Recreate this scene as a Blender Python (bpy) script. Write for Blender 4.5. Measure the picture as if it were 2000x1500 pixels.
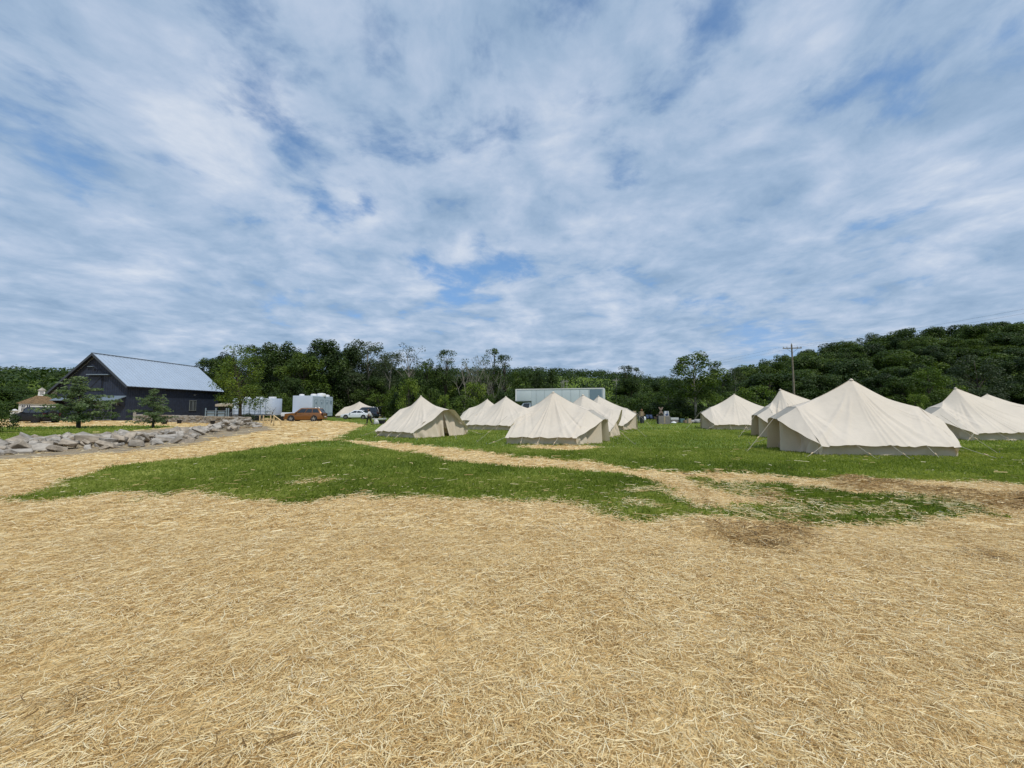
import bpy, bmesh, math, random
import numpy as np
from mathutils import Vector, Matrix

for o in list(bpy.data.objects):
    bpy.data.objects.remove(o)
SC = bpy.context.scene
COL = SC.collection
random.seed(7)
RNG = np.random.default_rng(11)
rad = math.radians

# ------------------------------------------------------------------ camera
EYE = 1.65
FPX = 751.0                 # focal length in pixels of a 2000 px wide picture
HORIZON = 798.0
PITCH = math.atan((HORIZON - 750.0) / FPX)
cam_d = bpy.data.cameras.new('camera')
cam_d.sensor_width = 36.0
cam_d.lens = 36.0 * FPX / 2000.0
cam_d.clip_start = 0.05
cam_d.clip_end = 6000.0
cam = bpy.data.objects.new('camera', cam_d)
COL.objects.link(cam)
cam.location = (0, 0, EYE)
cam.rotation_euler = (rad(90) + PITCH, 0, 0)
SC.camera = cam

# ------------------------------------------------------------------ world
SUN_EL, SUN_AZ = rad(56), rad(142)      # azimuth clockwise from +Y (the way the camera looks)
world = bpy.data.worlds.new('World')
SC.world = world
world.use_nodes = True
WN = world.node_tree
WN.nodes.clear()


class NT:
    """tiny helper to write node trees"""
    def __init__(s, tree):
        s.t = tree

    def n(s, typ, ins=None, **props):
        nd = s.t.nodes.new(typ)
        for k, v in props.items():
            setattr(nd, k, v)
        if ins:
            for k, v in ins.items():
                sock = nd.inputs[k]
                if isinstance(v, bpy.types.NodeSocket):
                    s.t.links.new(v, sock)
                else:
                    sock.default_value = v
        return nd

    def math(s, op, a, b=0.0, c=0.0, clamp=False):
        nd = s.n('ShaderNodeMath', {0: a, 1: b, 2: c}, operation=op)
        nd.use_clamp = clamp
        return nd.outputs[0]

    def vmath(s, op, a, b=(0, 0, 0), out=0):
        nd = s.n('ShaderNodeVectorMath', {0: a, 1: b}, operation=op)
        return nd.outputs[out]

    def noise(s, vec, scale, detail=4, rough=0.55, dist=0.0, out=0):
        nd = s.n('ShaderNodeTexNoise', {'Vector': vec, 'Scale': scale, 'Detail': detail, 'Roughness': rough, 'Distortion': dist})
        return nd.outputs[out]

    def smooth(s, v, a, b, lo=0.0, hi=1.0):
        nd = s.n('ShaderNodeMapRange', {'Value': v, 'From Min': a, 'From Max': b, 'To Min': lo, 'To Max': hi}, interpolation_type='SMOOTHSTEP')
        return nd.outputs[0]

    def mix(s, f, a, b, blend='MIX'):
        nd = s.t.nodes.new('ShaderNodeMix')
        nd.data_type = 'RGBA'
        nd.blend_type = blend
        for sock, v in ((nd.inputs[0], f), (nd.inputs[6], a), (nd.inputs[7], b)):
            if isinstance(v, bpy.types.NodeSocket):
                s.t.links.new(v, sock)
            elif sock == nd.inputs[0]:
                sock.default_value = v
            else:
                sock.default_value = (*v[:3], 1.0)
        return nd.outputs[2]

    def ramp(s, f, stops):
        nd = s.n('ShaderNodeValToRGB', {0: f})
        els = nd.color_ramp.elements
        while len(els) > 1:
            els.remove(els[-1])
        els[0].position = stops[0][0]
        els[0].color = (*stops[0][1], 1)
        for p, c in stops[1:]:
            e = els.new(p)
            e.color = (*c, 1)
        return nd.outputs[0]


def pix_dir(px, py):
    """world direction of a point of the 2000x1500 photograph"""
    v = Vector(((px - 1000.0) / FPX, 1.0, (750.0 - py) / FPX))
    c, s_ = math.cos(PITCH), math.sin(PITCH)
    return Vector((v.x, v.y * c - v.z * s_, v.y * s_ + v.z * c)).normalized()


W = NT(WN)
tc = W.n('ShaderNodeTexCoord')
dirv = W.vmath('NORMALIZE', tc.outputs['Generated'])
sep = W.n('ShaderNodeSeparateXYZ', {0: dirv})
zup = W.math('MAXIMUM', sep.outputs[2], 0.0)
den = W.math('ADD', zup, 0.15)
cx = W.math('DIVIDE', sep.outputs[0], den)
cy = W.math('DIVIDE', sep.outputs[1], den)
pv = W.n('ShaderNodeCombineXYZ', {0: cx, 1: cy, 2: 0.0}).outputs[0]
# cloud streets run along the line of sight: stretch the pattern along Y
pst = W.n('ShaderNodeCombineXYZ', {0: cx, 1: W.math('MULTIPLY', cy, 0.95), 2: 3.7}).outputs[0]
warp = W.noise(pv, 1.1, 4, 0.5, out=1)
wv = W.vmath('SCALE', W.vmath('SUBTRACT', warp, (0.5, 0.5, 0.5)))
wv.node.inputs[3].default_value = 0.5
pw = W.vmath('ADD', pst, wv)
big = W.noise(pw, 1.6, 8, 0.62, 0.1)
fine = W.noise(W.vmath('ADD', W.vmath('ADD', pv, W.vmath('MULTIPLY', wv, (0.5, 0.5, 0.5))), (9.1, 4.2, 0.0)), 6.0, 6, 0.58, 0.1)
puff = W.noise(W.vmath('ADD', pw, (2.1, 7.7, 0.0)), 3.0, 7, 0.58, 0.1)
cov = W.math('ADD', W.math('MULTIPLY', big, 0.85), W.math('MULTIPLY', W.math('SUBTRACT', fine, 0.5), 0.80))
cov = W.math('ADD', cov, W.math('MULTIPLY', W.math('SUBTRACT', puff, 0.5), 0.75))
cov = W.math('ADD', cov, 0.195)
# openings in the cloud sheet, each at its own bearing and height in the sky
GAPS = [((930, 545), 0.10, 0.34), ((870, 560), 0.06, 0.2), ((1010, 520), 0.05, 0.16), ((625, 385), 0.10, 0.24),
        ((712, 398), 0.020, 0.25), ((520, 205), 0.055, 0.22), ((725, 75), 0.06, 0.26), ((1215, 330), 0.06, 0.24),
        ((1385, 40), 0.06, 0.22), ((1120, 20), 0.05, 0.16), ((170, 385), 0.08, 0.10), ((30, 310), 0.06, 0.07),
        ((1560, 668), 0.09, 0.26), ((1420, 660), 0.07, 0.22), ((1500, 690), 0.07, 0.18), ((440, 60), 0.10, 0.16), ((400, 310), 0.10, 0.12), ((1980, 60), 0.05, 0.14),
        ((820, 505), 0.04, 0.2), ((560, 560), 0.05, 0.12), ((30, 150), 0.12, 0.10), ((1700, 530), 0.10, 0.08), ((1750, 180), 0.10, 0.08)]
# bright heaps of cloud, the same way
HEAPS = [((690, 420), 0.06, 0.16), ((900, 485), 0.05, 0.16), ((430, 215), 0.10, 0.14), ((1120, 200), 0.09, 0.12), ((600, 470), 0.08, 0.10), ((1190, 620), 0.06, 0.12),
         ((1900, 400), 0.10, 0.12), ((1020, 625), 0.06, 0.12), ((1600, 60), 0.10, 0.08), ((1610, 370), 0.03, 0.12), ((300, 500), 0.10, 0.08), ((1160, 450), 0.06, 0.08)]


def spots(lst, grow):
    tot = None
    for (gx, gy), r_, w_ in lst:
        dp = W.vmath('DISTANCE', W.vmath('ADD', dirv, W.vmath('MULTIPLY', wv, (0.12, 0.12, 0.12))), tuple(pix_dir(gx, gy)), out=1)
        g_ = W.smooth(dp, r_ * grow, 0.0, 0.0, w_)
        tot = g_ if tot is None else W.math('ADD', tot, g_)
    return tot


cov2 = W.math('SUBTRACT', cov, spots(GAPS, 1.7))
heap = spots(HEAPS, 1.6)
cov2 = W.math('ADD', cov2, W.math('MULTIPLY', heap, 0.8))
cov2 = W.math('ADD', cov2, W.smooth(sep.outputs[2], 0.30, 0.03, 0.0, 0.16))
cl = W.smooth(cov2, 0.20, 0.56)
# thick bellies are greyer, thin sunlit cloud is whiter
lum = W.math('ADD', W.math('MULTIPLY', W.noise(W.vmath('ADD', pw, (5.0, 1.0, 2.0)), 2.4, 8, 0.62, 0.2), 0.52), W.math('ADD', W.math('MULTIPLY', fine, 0.40), W.math('MULTIPLY', W.math('SUBTRACT', puff, 0.45), 0.45)))
lum = W.math('ADD', lum, heap)
ccol = W.ramp(lum, [(0.34, (0.28, 0.405, 0.575)), (0.46, (0.372, 0.495, 0.665)), (0.57, (0.485, 0.587, 0.745)), (0.73, (0.69, 0.75, 0.845))])
sky = W.n('ShaderNodeTexSky', sky_type='NISHITA', sun_disc=False, sun_elevation=SUN_EL, sun_rotation=SUN_AZ, air_density=1.0, dust_density=0.3, ozone_density=2.0)
SKY_K = 0.12
blue = W.mix(1.0, sky.outputs[0], W.mix(W.smooth(sep.outputs[2], 0.05, 0.40), (0.72, 0.78, 0.98), (0.96, 1.22, 1.36)), 'MULTIPLY')
cs = W.vmath('SCALE', ccol)
cs.node.inputs[3].default_value = 1.0 / SKY_K
final = W.mix(W.math('ADD', W.math('MULTIPLY', cl, 0.86), W.smooth(sep.outputs[2], 0.35, 0.05, 0.08, 0.14)), blue, cs)
bg = W.n('ShaderNodeBackground', {'Color': final, 'Strength': SKY_K})
out = W.n('ShaderNodeOutputWorld')
WN.links.new(bg.outputs[0], out.inputs[0])

# ------------------------------------------------------------------ sun
sd = bpy.data.lights.new('sun', 'SUN')
sd.energy = 2.9
sd.angle = rad(3.0)
sd.color = (1.0, 0.955, 0.88)
sun = bpy.data.objects.new('sun', sd)
COL.objects.link(sun)
sun_dir = Vector((math.sin(SUN_AZ) * math.cos(SUN_EL), math.cos(SUN_AZ) * math.cos(SUN_EL), math.sin(SUN_EL)))
sun.rotation_euler = sun_dir.to_track_quat('Z', 'Y').to_euler()
sun.location = sun_dir * 60

vs = SC.view_settings
vs.view_transform = 'Standard'
vs.look = 'None'
vs.exposure = 0.0
vs.gamma = 1.0
vs.use_curve_mapping = False
SC.cycles.max_bounces = 6
SC.cycles.diffuse_bounces = 3
SC.cycles.transmission_bounces = 4
SC.cycles.transparent_max_bounces = 4
SC.cycles.caustics_reflective = False
SC.cycles.caustics_refractive = False

# ------------------------------------------------------------------ pixel -> place helpers
def at(px, py, Y):
    d = pix_dir(px, py)
    t = Y / d.y
    return Vector((d.x * t, Y, EYE + d.z * t))


def gp(px, py, z=0.0):
    d = pix_dir(px, py)
    t = (z - EYE) / d.z
    return Vector((d.x * t, d.y * t, z))


# ------------------------------------------------------------------ numpy noise
def _h(ix, iy, seed):
    n = (ix.astype(np.int64) * 374761393 + iy.astype(np.int64) * 668265263 + seed * 1442695041) & 0x7fffffff
    n = ((n ^ (n >> 13)) * 1274126177) & 0x7fffffff
    return ((n ^ (n >> 16)) & 0xffff) / 65535.0


def vnoise(x, y, seed=0):
    ix, iy = np.floor(x), np.floor(y)
    fx, fy = x - ix, y - iy
    fx = fx * fx * (3 - 2 * fx)
    fy = fy * fy * (3 - 2 * fy)
    a = _h(ix, iy, seed); b = _h(ix + 1, iy, seed); c = _h(ix, iy + 1, seed); d = _h(ix + 1, iy + 1, seed)
    return (a * (1 - fx) + b * fx) * (1 - fy) + (c * (1 - fx) + d * fx) * fy


def fbm(x, y, seed=0, oct=4):
    s, a, t = 0.0, 0.5, 0.0
    for i in range(oct):
        s = s + a * vnoise(x * 2 ** i + 17.3 * i, y * 2 ** i + 5.1 * i, seed + i)
        t += a
        a *= 0.5
    return s / t


def sstep(x, a, b):
    t = np.clip((x - a) / (b - a), 0, 1)
    return t * t * (3 - 2 * t)


def in_poly(px, py, poly):
    inside = np.zeros(px.shape, bool)
    n = len(poly)
    for i in range(n):
        x1, y1 = poly[i]; x2, y2 = poly[(i + 1) % n]
        if y1 == y2:
            continue
        c = ((y1 > py) != (y2 > py)) & (px < (x2 - x1) * (py - y1) / (y2 - y1) + x1)
        inside ^= c
    return inside


# ------------------------------------------------------------------ materials
MATS = {}


def mat(name, color, rough=0.7, metal=0.0, spec=0.4, var=0.0, vscale=3.0, color2=None, bump=0.0, bscale=30.0, coat=0.0):
    if name in MATS:
        return MATS[name]
    m = bpy.data.materials.new(name)
    m.use_nodes = True
    t = NT(m.node_tree)
    b = m.node_tree.nodes['Principled BSDF']
    b.inputs['Roughness'].default_value = rough
    b.inputs['Metallic'].default_value = metal
    b.inputs['Specular IOR Level'].default_value = spec
    b.inputs['Coat Weight'].default_value = coat
    g = t.n('ShaderNodeTexCoord').outputs['Object']
    if var > 0 or color2:
        nz = t.noise(g, vscale, 5, 0.6)
        c2 = color2 or tuple(c * (1 - var) for c in color)
        c = t.mix(t.smooth(nz, 0.35, 0.65), color, c2)
        m.node_tree.links.new(c, b.inputs['Base Color'])
    else:
        b.inputs['Base Color'].default_value = (*color, 1)
    if bump > 0:
        bn = t.n('ShaderNodeBump', {'Strength': bump, 'Distance': 0.02, 'Height': t.noise(g, bscale, 5, 0.6)})
        m.node_tree.links.new(bn.outputs[0], b.inputs['Normal'])
    MATS[name] = m
    return m


def leaf_mat(name, dark, mid, light, trans=0.25):
    m = bpy.data.materials.new(name)
    m.use_nodes = True
    nt = m.node_tree
    nt.nodes.clear()
    t = NT(nt)
    geo = t.n('ShaderNodeNewGeometry')
    at_ = t.n('ShaderNodeAttribute', attribute_name='tone')
    oi = t.n('ShaderNodeObjectInfo')
    f = t.math('ADD', t.math('MULTIPLY', at_.outputs['Fac'], 0.55), t.math('MULTIPLY', geo.outputs['Random Per Island'], 0.3))
    f = t.math('ADD', f, t.math('MULTIPLY', t.math('SUBTRACT', oi.outputs['Random'], 0.35), 0.28))
    c = t.ramp(f, [(0.05, dark), (0.45, mid), (0.92, light)])
    d = t.n('ShaderNodeBsdfPrincipled', {'Base Color': c, 'Roughness': 0.55, 'Specular IOR Level': 0.25})
    tr = t.n('ShaderNodeBsdfTranslucent', {'Color': t.mix(1.0, c, (1.25, 1.3, 0.7), 'MULTIPLY')})
    mx = t.n('ShaderNodeMixShader', {0: trans, 1: d.outputs[0], 2: tr.outputs[0]})
    o = t.n('ShaderNodeOutputMaterial', {0: mx.outputs[0]})
    MATS[name] = m
    return m


def glass_mat():
    return mat('car_glass', (0.012, 0.016, 0.02), 0.06, 0.0, 0.9)


# ------------------------------------------------------------------ mesh builder
class MB:
    def __init__(s):
        s.v, s.f, s.m = [], [], []
        s.mi = 0

    def add(s, vs_, fs_):
        b = len(s.v)
        s.v.extend([tuple(v) for v in vs_])
        for f in fs_:
            s.f.append(tuple(b + i for i in f))
            s.m.append(s.mi)
        return s

    def box(s, c, d, rz=0.0, taper=1.0, rx=0.0, ry=0.0):
        """centre, full size"""
        R = Matrix.Rotation(rz, 3, 'Z') @ Matrix.Rotation(ry, 3, 'Y') @ Matrix.Rotation(rx, 3, 'X')
        vs_ = []
        for z in (-.5, .5):
            k = taper if z > 0 else 1.0
            for x, y in ((-.5, -.5), (.5, -.5), (.5, .5), (-.5, .5)):
                vs_.append(Vector(c) + R @ Vector((x * d[0] * k, y * d[1] * k, z * d[2])))
        return s.add(vs_, [(3, 2, 1, 0), (4, 5, 6, 7), (0, 1, 5, 4), (1, 2, 6, 5), (2, 3, 7, 6), (3, 0, 4, 7)])

    def bevbox(s, c, d, bv, rz=0.0):
        """box with chamfered edges"""
        bm_ = bmesh.new()
        bmesh.ops.create_cube(bm_, size=1.0)
        for v in bm_.verts:
            v.co = Vector((v.co.x * d[0], v.co.y * d[1], v.co.z * d[2]))
        bmesh.ops.bevel(bm_, geom=list(bm_.edges), offset=bv, segments=2, affect='EDGES', profile=0.6)
        R = Matrix.Rotation(rz, 3, 'Z')
        bm_.verts.index_update()
        vs_ = [Vector(c) + R @ v.co for v in bm_.verts]
        fs_ = [[v.index for v in f.verts] for f in bm_.faces]
        bm_.free()
        return s.add(vs_, fs_)

    def tube(s, pts, r, n=6, cap=True):
        pts = [Vector(p) for p in pts]
        rs = r if isinstance(r, (list, tuple)) else [r] * len(pts)
        vs_, fs_ = [], []
        for i, p in enumerate(pts):
            t_ = (pts[min(i + 1, len(pts) - 1)] - pts[max(i - 1, 0)])
            if t_.length < 1e-9:
                t_ = Vector((0, 0, 1))
            t_.normalize()
            a = t_.cross(Vector((0, 0, 1)) if abs(t_.z) < 0.9 else Vector((1, 0, 0))).normalized()
            b = t_.cross(a)
            for k in range(n):
                an = 2 * math.pi * k / n
                vs_.append(p + (a * math.cos(an) + b * math.sin(an)) * rs[i])
        for i in range(len(pts) - 1):
            for k in range(n):
                k2 = (k + 1) % n
                fs_.append((i * n + k, i * n + k2, (i + 1) * n + k2, (i + 1) * n + k))
        if cap:
            fs_.append(tuple(range(n - 1, -1, -1)))
            fs_.append(tuple((len(pts) - 1) * n + k for k in range(n)))
        return s.add(vs_, fs_)

    def lathe(s, prof, c=(0, 0, 0), axis='z', n=20):
        """prof: list of (radius, height)"""
        vs_, fs_ = [], []
        for r_, h_ in prof:
            for k in range(n):
                an = 2 * math.pi * k / n
                x, y = r_ * math.cos(an), r_ * math.sin(an)
                p = (x, y, h_) if axis == 'z' else ((x, h_, y) if axis == 'y' else (h_, x, y))
                vs_.append(Vector(c) + Vector(p))
        for i in range(len(prof) - 1):
            for k in range(n):
                k2 = (k + 1) % n
                fs_.append((i * n + k, i * n + k2, (i + 1) * n + k2, (i + 1) * n + k))
        fs_.append(tuple(range(n)))
        fs_.append(tuple((len(prof) - 1) * n + k for k in range(n)))
        return s.add(vs_, fs_)

    def grid(s, P):
        """P: rows of points"""
        nr, nc = len(P), len(P[0])
        vs_ = [p for row in P for p in row]
        fs_ = [(i * nc + j, i * nc + j + 1, (i + 1) * nc + j + 1, (i + 1) * nc + j) for i in range(nr - 1) for j in range(nc - 1)]
        return s.add(vs_, fs_)

    def prism(s, poly, depth_vec):
        n = len(poly)
        d = Vector(depth_vec)
        vs_ = [Vector(p) for p in poly] + [Vector(p) + d for p in poly]
        fs_ = [tuple(range(n)), tuple(range(2 * n - 1, n - 1, -1))] + [(i, i + n, (i + 1) % n + n, (i + 1) % n) for i in range(n)]
        return s.add(vs_, fs_)

    def loft(s, secs, close_ends=True):
        n = len(secs[0])
        vs_ = [p for sec in secs for p in sec]
        fs_ = [(i * n + k, i * n + (k + 1) % n, (i + 1) * n + (k + 1) % n, (i + 1) * n + k) for i in range(len(secs) - 1) for k in range(n)]
        if close_ends:
            fs_.append(tuple(range(n - 1, -1, -1)))
            fs_.append(tuple((len(secs) - 1) * n + k for k in range(n)))
        return s.add(vs_, fs_)

    def build(s, name, mats, parent=None, smooth=False, angle=40):
        me = bpy.data.meshes.new(name)
        me.from_pydata([tuple(v) for v in s.v], [], s.f)
        mats = mats if isinstance(mats, (list, tuple)) else [mats]
        for m_ in mats:
            me.materials.append(m_)
        if len(mats) > 1:
            me.polygons.foreach_set('material_index', s.m)
        bm_ = bmesh.new()
        bm_.from_mesh(me)
        bmesh.ops.recalc_face_normals(bm_, faces=bm_.faces)
        bm_.to_mesh(me)
        bm_.free()
        if smooth:
            me.polygons.foreach_set('use_smooth', [True] * len(me.polygons))
            me.set_sharp_from_angle(angle=rad(angle))
        me.update()
        o = bpy.data.objects.new(name, me)
        COL.objects.link(o)
        if parent:
            o.parent = parent
        return o


def tag(o, label=None, cat=None, group=None, kind=None):
    if label: o['label'] = label
    if cat: o['category'] = cat
    if group: o['group'] = group
    if kind: o['kind'] = kind
    return o


def thing(name, label, cat, loc=(0, 0, 0), rz=0.0, group=None):
    o = bpy.data.objects.new(name, None)
    o.empty_display_size = 0.3
    COL.objects.link(o)
    o.location = loc
    o.rotation_euler = (0, 0, rz)
    return tag(o, label, cat, group)


def copy_tree(o, loc=None, rz=None, label=None, parent=None, scale=None):
    c = o.copy()
    COL.objects.link(c)
    if parent:
        c.parent = parent
    if loc is not None: c.location = loc
    if rz is not None: c.rotation_euler = (0, 0, rz)
    if scale is not None: c.scale = scale
    if label: c['label'] = label
    for ch in o.children:
        copy_tree(ch, parent=c)
    return c


def np_mesh(name, V, F, material, attrs=None, smooth=False):
    """fast mesh: V (n,3), F (m,k) with constant k"""
    me = bpy.data.meshes.new(name)
    k = F.shape[1]
    me.vertices.add(len(V))
    me.vertices.foreach_set('co', V.astype(np.float32).ravel())
    me.loops.add(F.size)
    me.loops.foreach_set('vertex_index', F.astype(np.int32).ravel())
    me.polygons.add(len(F))
    me.polygons.foreach_set('loop_start', np.arange(0, F.size, k, dtype=np.int32))
    me.polygons.foreach_set('loop_total', np.full(len(F), k, dtype=np.int32))
    if smooth:
        me.polygons.foreach_set('use_smooth', np.ones(len(F), bool))
    for nm, arr in (attrs or {}).items():
        a = me.attributes.new(nm, 'FLOAT', 'POINT')
        a.data.foreach_set('value', arr.astype(np.float32))
    me.materials.append(material)
    me.update(calc_edges=True)
    return me


def link_mesh(name, me, parent=None):
    o = bpy.data.objects.new(name, me)
    COL.objects.link(o)
    if parent:
        o.parent = parent
    return o
# ================================================================== GROUND
def terrain(x, y):
    x = np.asarray(x, float); y = np.asarray(y, float)
    ty = np.maximum(y, 1.0)
    tan = x / ty
    pxl = 1000 + FPX * tan
    hr = np.interp(pxl, [1280, 1450, 1600, 1800, 2000, 2300, 3500], [0, 7, 18, 28, 32, 34, 30]) * sstep(y, 88, 195)
    hc = np.interp(pxl, [-2000, -100, 200, 500, 800, 1000, 1120, 1200, 1330, 1500, 1800], [0, 0, 10, 30, 43, 45, 44, 40, 28, 14, 0]) * sstep(y, 230, 520)
    hl = np.interp(pxl, [-2500, -300, 0, 200, 500, 700], [20, 24, 23.5, 22, 12, 0]) * sstep(y, 110, 300)
    return hr + hc + hl


def P(pts):
    return [(gp(a, b).x, gp(a, b).y) for a, b in pts]


LAWN_C = P([(640, 821), (692, 826), (712, 832), (694, 838), (652, 857), (700, 861), (760, 865), (850, 872), (950, 885), (1020, 893), (1100, 897), (1160, 903), (1250, 916),
            (1310, 921), (1440, 922), (1580, 938), (1700, 944), (1750, 937), (1900, 941), (2000, 950), (2500, 990), (2900, 806), (560, 806), (545, 812), (600, 817)])
LENS_B = P([(10, 973), (60, 960), (110, 950), (160, 935), (220, 912), (300, 904), (400, 891), (520, 873), (600, 863), (655, 860), (700, 868), (780, 880), (850, 893), (920, 903), (1000, 910), (1100, 917),
            (1180, 925), (1240, 930), (1290, 945), (1312, 965), (1340, 985), (1350, 1003), (1280, 1012), (1200, 1016), (1160, 1012), (1130, 985), (1080, 978), (1000, 982), (950, 980),
            (850, 974), (740, 974), (700, 964), (680, 974), (540, 984), (450, 978), (400, 962), (330, 966), (290, 978), (270, 962), (200, 968), (100, 980), (40, 982)])
PATCH_D = P([(1345, 990), (1420, 985), (1500, 980), (1570, 968), (1640, 960), (1740, 963), (1830, 970), (1900, 990), (1935, 1008), (1840, 1018), (1720, 1020), (1600, 1022), (1480, 1011), (1400, 1007), (1350, 1003)])
PATCH_D2 = P([(1400, 948), (1470, 946), (1560, 951), (1640, 958), (1600, 966), (1500, 975), (1430, 966)])
PATCH_D3 = P([(1335, 938), (1375, 938), (1378, 960), (1350, 955)])
LAWN_E = P([(-400, 837), (0, 834), (200, 832), (330, 831), (345, 834), (200, 846), (100, 852), (0, 860), (-500, 880)])
SOIL_F = P([(-600, 885), (-500, 880), (0, 860), (100, 852), (200, 846), (345, 835), (500, 828), (545, 838), (500, 845), (420, 856), (380, 868), (290, 880), (150, 890), (0, 900), (-400, 940)])
SPOT_H = P([(1010, 874), (1045, 871), (1110, 871), (1160, 873), (1176, 876), (1140, 879), (1060, 879)])
THIN_J = P([(560, 946), (610, 938), (660, 930), (690, 932), (640, 944), (580, 950)])
WET_1 = P([(1600, 948), (1720, 940), (1800, 955), (1900, 965), (2000, 975), (2200, 985), (2000, 1000), (1900, 990), (1830, 968), (1740, 962), (1640, 956)])
WET_2 = P([(1390, 1022), (1450, 1008), (1520, 1010), (1590, 1025), (1620, 1050), (1560, 1080), (1440, 1068), (1400, 1045)])
WET_3 = P([(1480, 970), (1560, 972), (1570, 984), (1480, 986)])


def jit(x, y):
    """ragged borders: shift the place that is looked up"""
    a = 0.03 * np.hypot(x, y) + 0.15
    a = np.minimum(a, 0.55)
    return (x + (fbm(x * 1.6, y * 1.6, 3) - 0.5) * 2.2 * a, y + (fbm(x * 1.6 + 40, y * 1.6 + 9, 5) - 0.5) * 2.2 * a)


def grass_mask(x, y):
    jx, jy = jit(x, y)
    g = in_poly(jx, jy, LAWN_C) | in_poly(jx, jy, LENS_B) | in_poly(jx, jy, PATCH_D) | in_poly(jx, jy, PATCH_D2) | in_poly(jx, jy, PATCH_D3) | in_poly(jx, jy, LAWN_E)
    thin = in_poly(jx, jy, SPOT_H) | (in_poly(jx, jy, THIN_J) & (fbm(x * 3, y * 3, 21) > 0.48))
    return g & ~thin


def soil_mask(x, y):
    jx, jy = jit(x, y)
    return in_poly(jx, jy, SOIL_F)


def wet_mask(x, y):
    jx, jy = jit(x, y)
    w = in_poly(jx, jy, WET_1) | in_poly(jx, jy, WET_2) | in_poly(jx, jy, WET_3)
    w = w & (fbm(x * 2.6, y * 2.6, 43, 3) > 0.34)
    return w | (fbm(x * 1.7 + 3, y * 1.7, 47, 4) > 0.80)


def wet_soft(x, y):
    a = 0.0
    for dx, dy in ((0, 0), (.2, .1), (-.2, .1), (.1, -.2), (-.1, -.15)):
        jx, jy = jit(x + dx, y + dy)
        a = a + (in_poly(jx, jy, WET_1) | in_poly(jx, jy, WET_2) | in_poly(jx, jy, WET_3))
    return a / 5.0


MIX_AREA = P([(1130, 985), (1180, 962), (1300, 950), (1400, 944), (1600, 948), (1830, 966), (1960, 1000), (1960, 1030), (1500, 1032), (1150, 1025)])


def mixed_mask(x, y):
    """where straw lies loosely over the grass"""
    jx, jy = jit(x, y)
    return in_poly(jx, jy, MIX_AREA) * sstep(fbm(x * 1.8, y * 1.8, 51, 4), 0.40, 0.62)


def mound(x, y):
    """little heaps of the loose straw"""
    return 0.035 * sstep(fbm(x * 1.1, y * 1.1, 31, 4), 0.35, 0.8) + 0.02 * fbm(x * 4, y * 4, 33, 3) + 0.13 * wet_soft(x, y) * sstep(fbm(x * 2.2, y * 2.2, 35, 4), 0.38, 0.72)


def soft(fn, x, y, s=0.12, k=5):
    acc = 0.0
    for i in range(k):
        acc = acc + fn(x + RNG.normal(0, s, x.shape), y + RNG.normal(0, s, y.shape))
    return acc / k


# polar sheet round the viewpoint: fine where it is near, coarse towards the horizon
def ground_sheet(name, r0, r1, nr, fine_ang, lumps):
    rr = np.geomspace(r0, r1, nr)
    a1 = np.linspace(rad(-68), rad(68), fine_ang)
    a2 = np.linspace(rad(68), rad(292), 60)[1:-1]
    aa = np.concatenate([a1, a2])
    A, Rr = np.meshgrid(aa, rr)
    x = (np.sin(A) * Rr).ravel(); y = (np.cos(A) * Rr).ravel()
    z = terrain(x, y)
    gm = soft(grass_mask, x, y).ravel() if lumps else np.ones(x.shape)
    sm = soft(soil_mask, x, y).ravel() if lumps else np.zeros(x.shape)
    wm = soft(wet_mask, x, y).ravel() if lumps else np.zeros(x.shape)
    if lumps:
        far = sstep(y, 60, 75) 
        gm = np.maximum(gm, far)
        z = z + np.where(np.hypot(x, y) < 60, mound(x, y) * (1 - gm) - 0.02, 0)
    na = len(aa)
    i, j = np.meshgrid(np.arange(nr - 1), np.arange(na), indexing='ij')
    j2 = (j + 1) % na
    F = np.stack([i * na + j, i * na + j2, (i + 1) * na + j2, (i + 1) * na + j], -1).reshape(-1, 4)[:, ::-1]
    V = np.stack([x, y, z], -1)
    me = np_mesh(name, V, F, MATS['ground'], {'grass': gm, 'soil': sm, 'wet': wm}, smooth=True)
    return link_mesh(name, me), (rr, aa)


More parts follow.
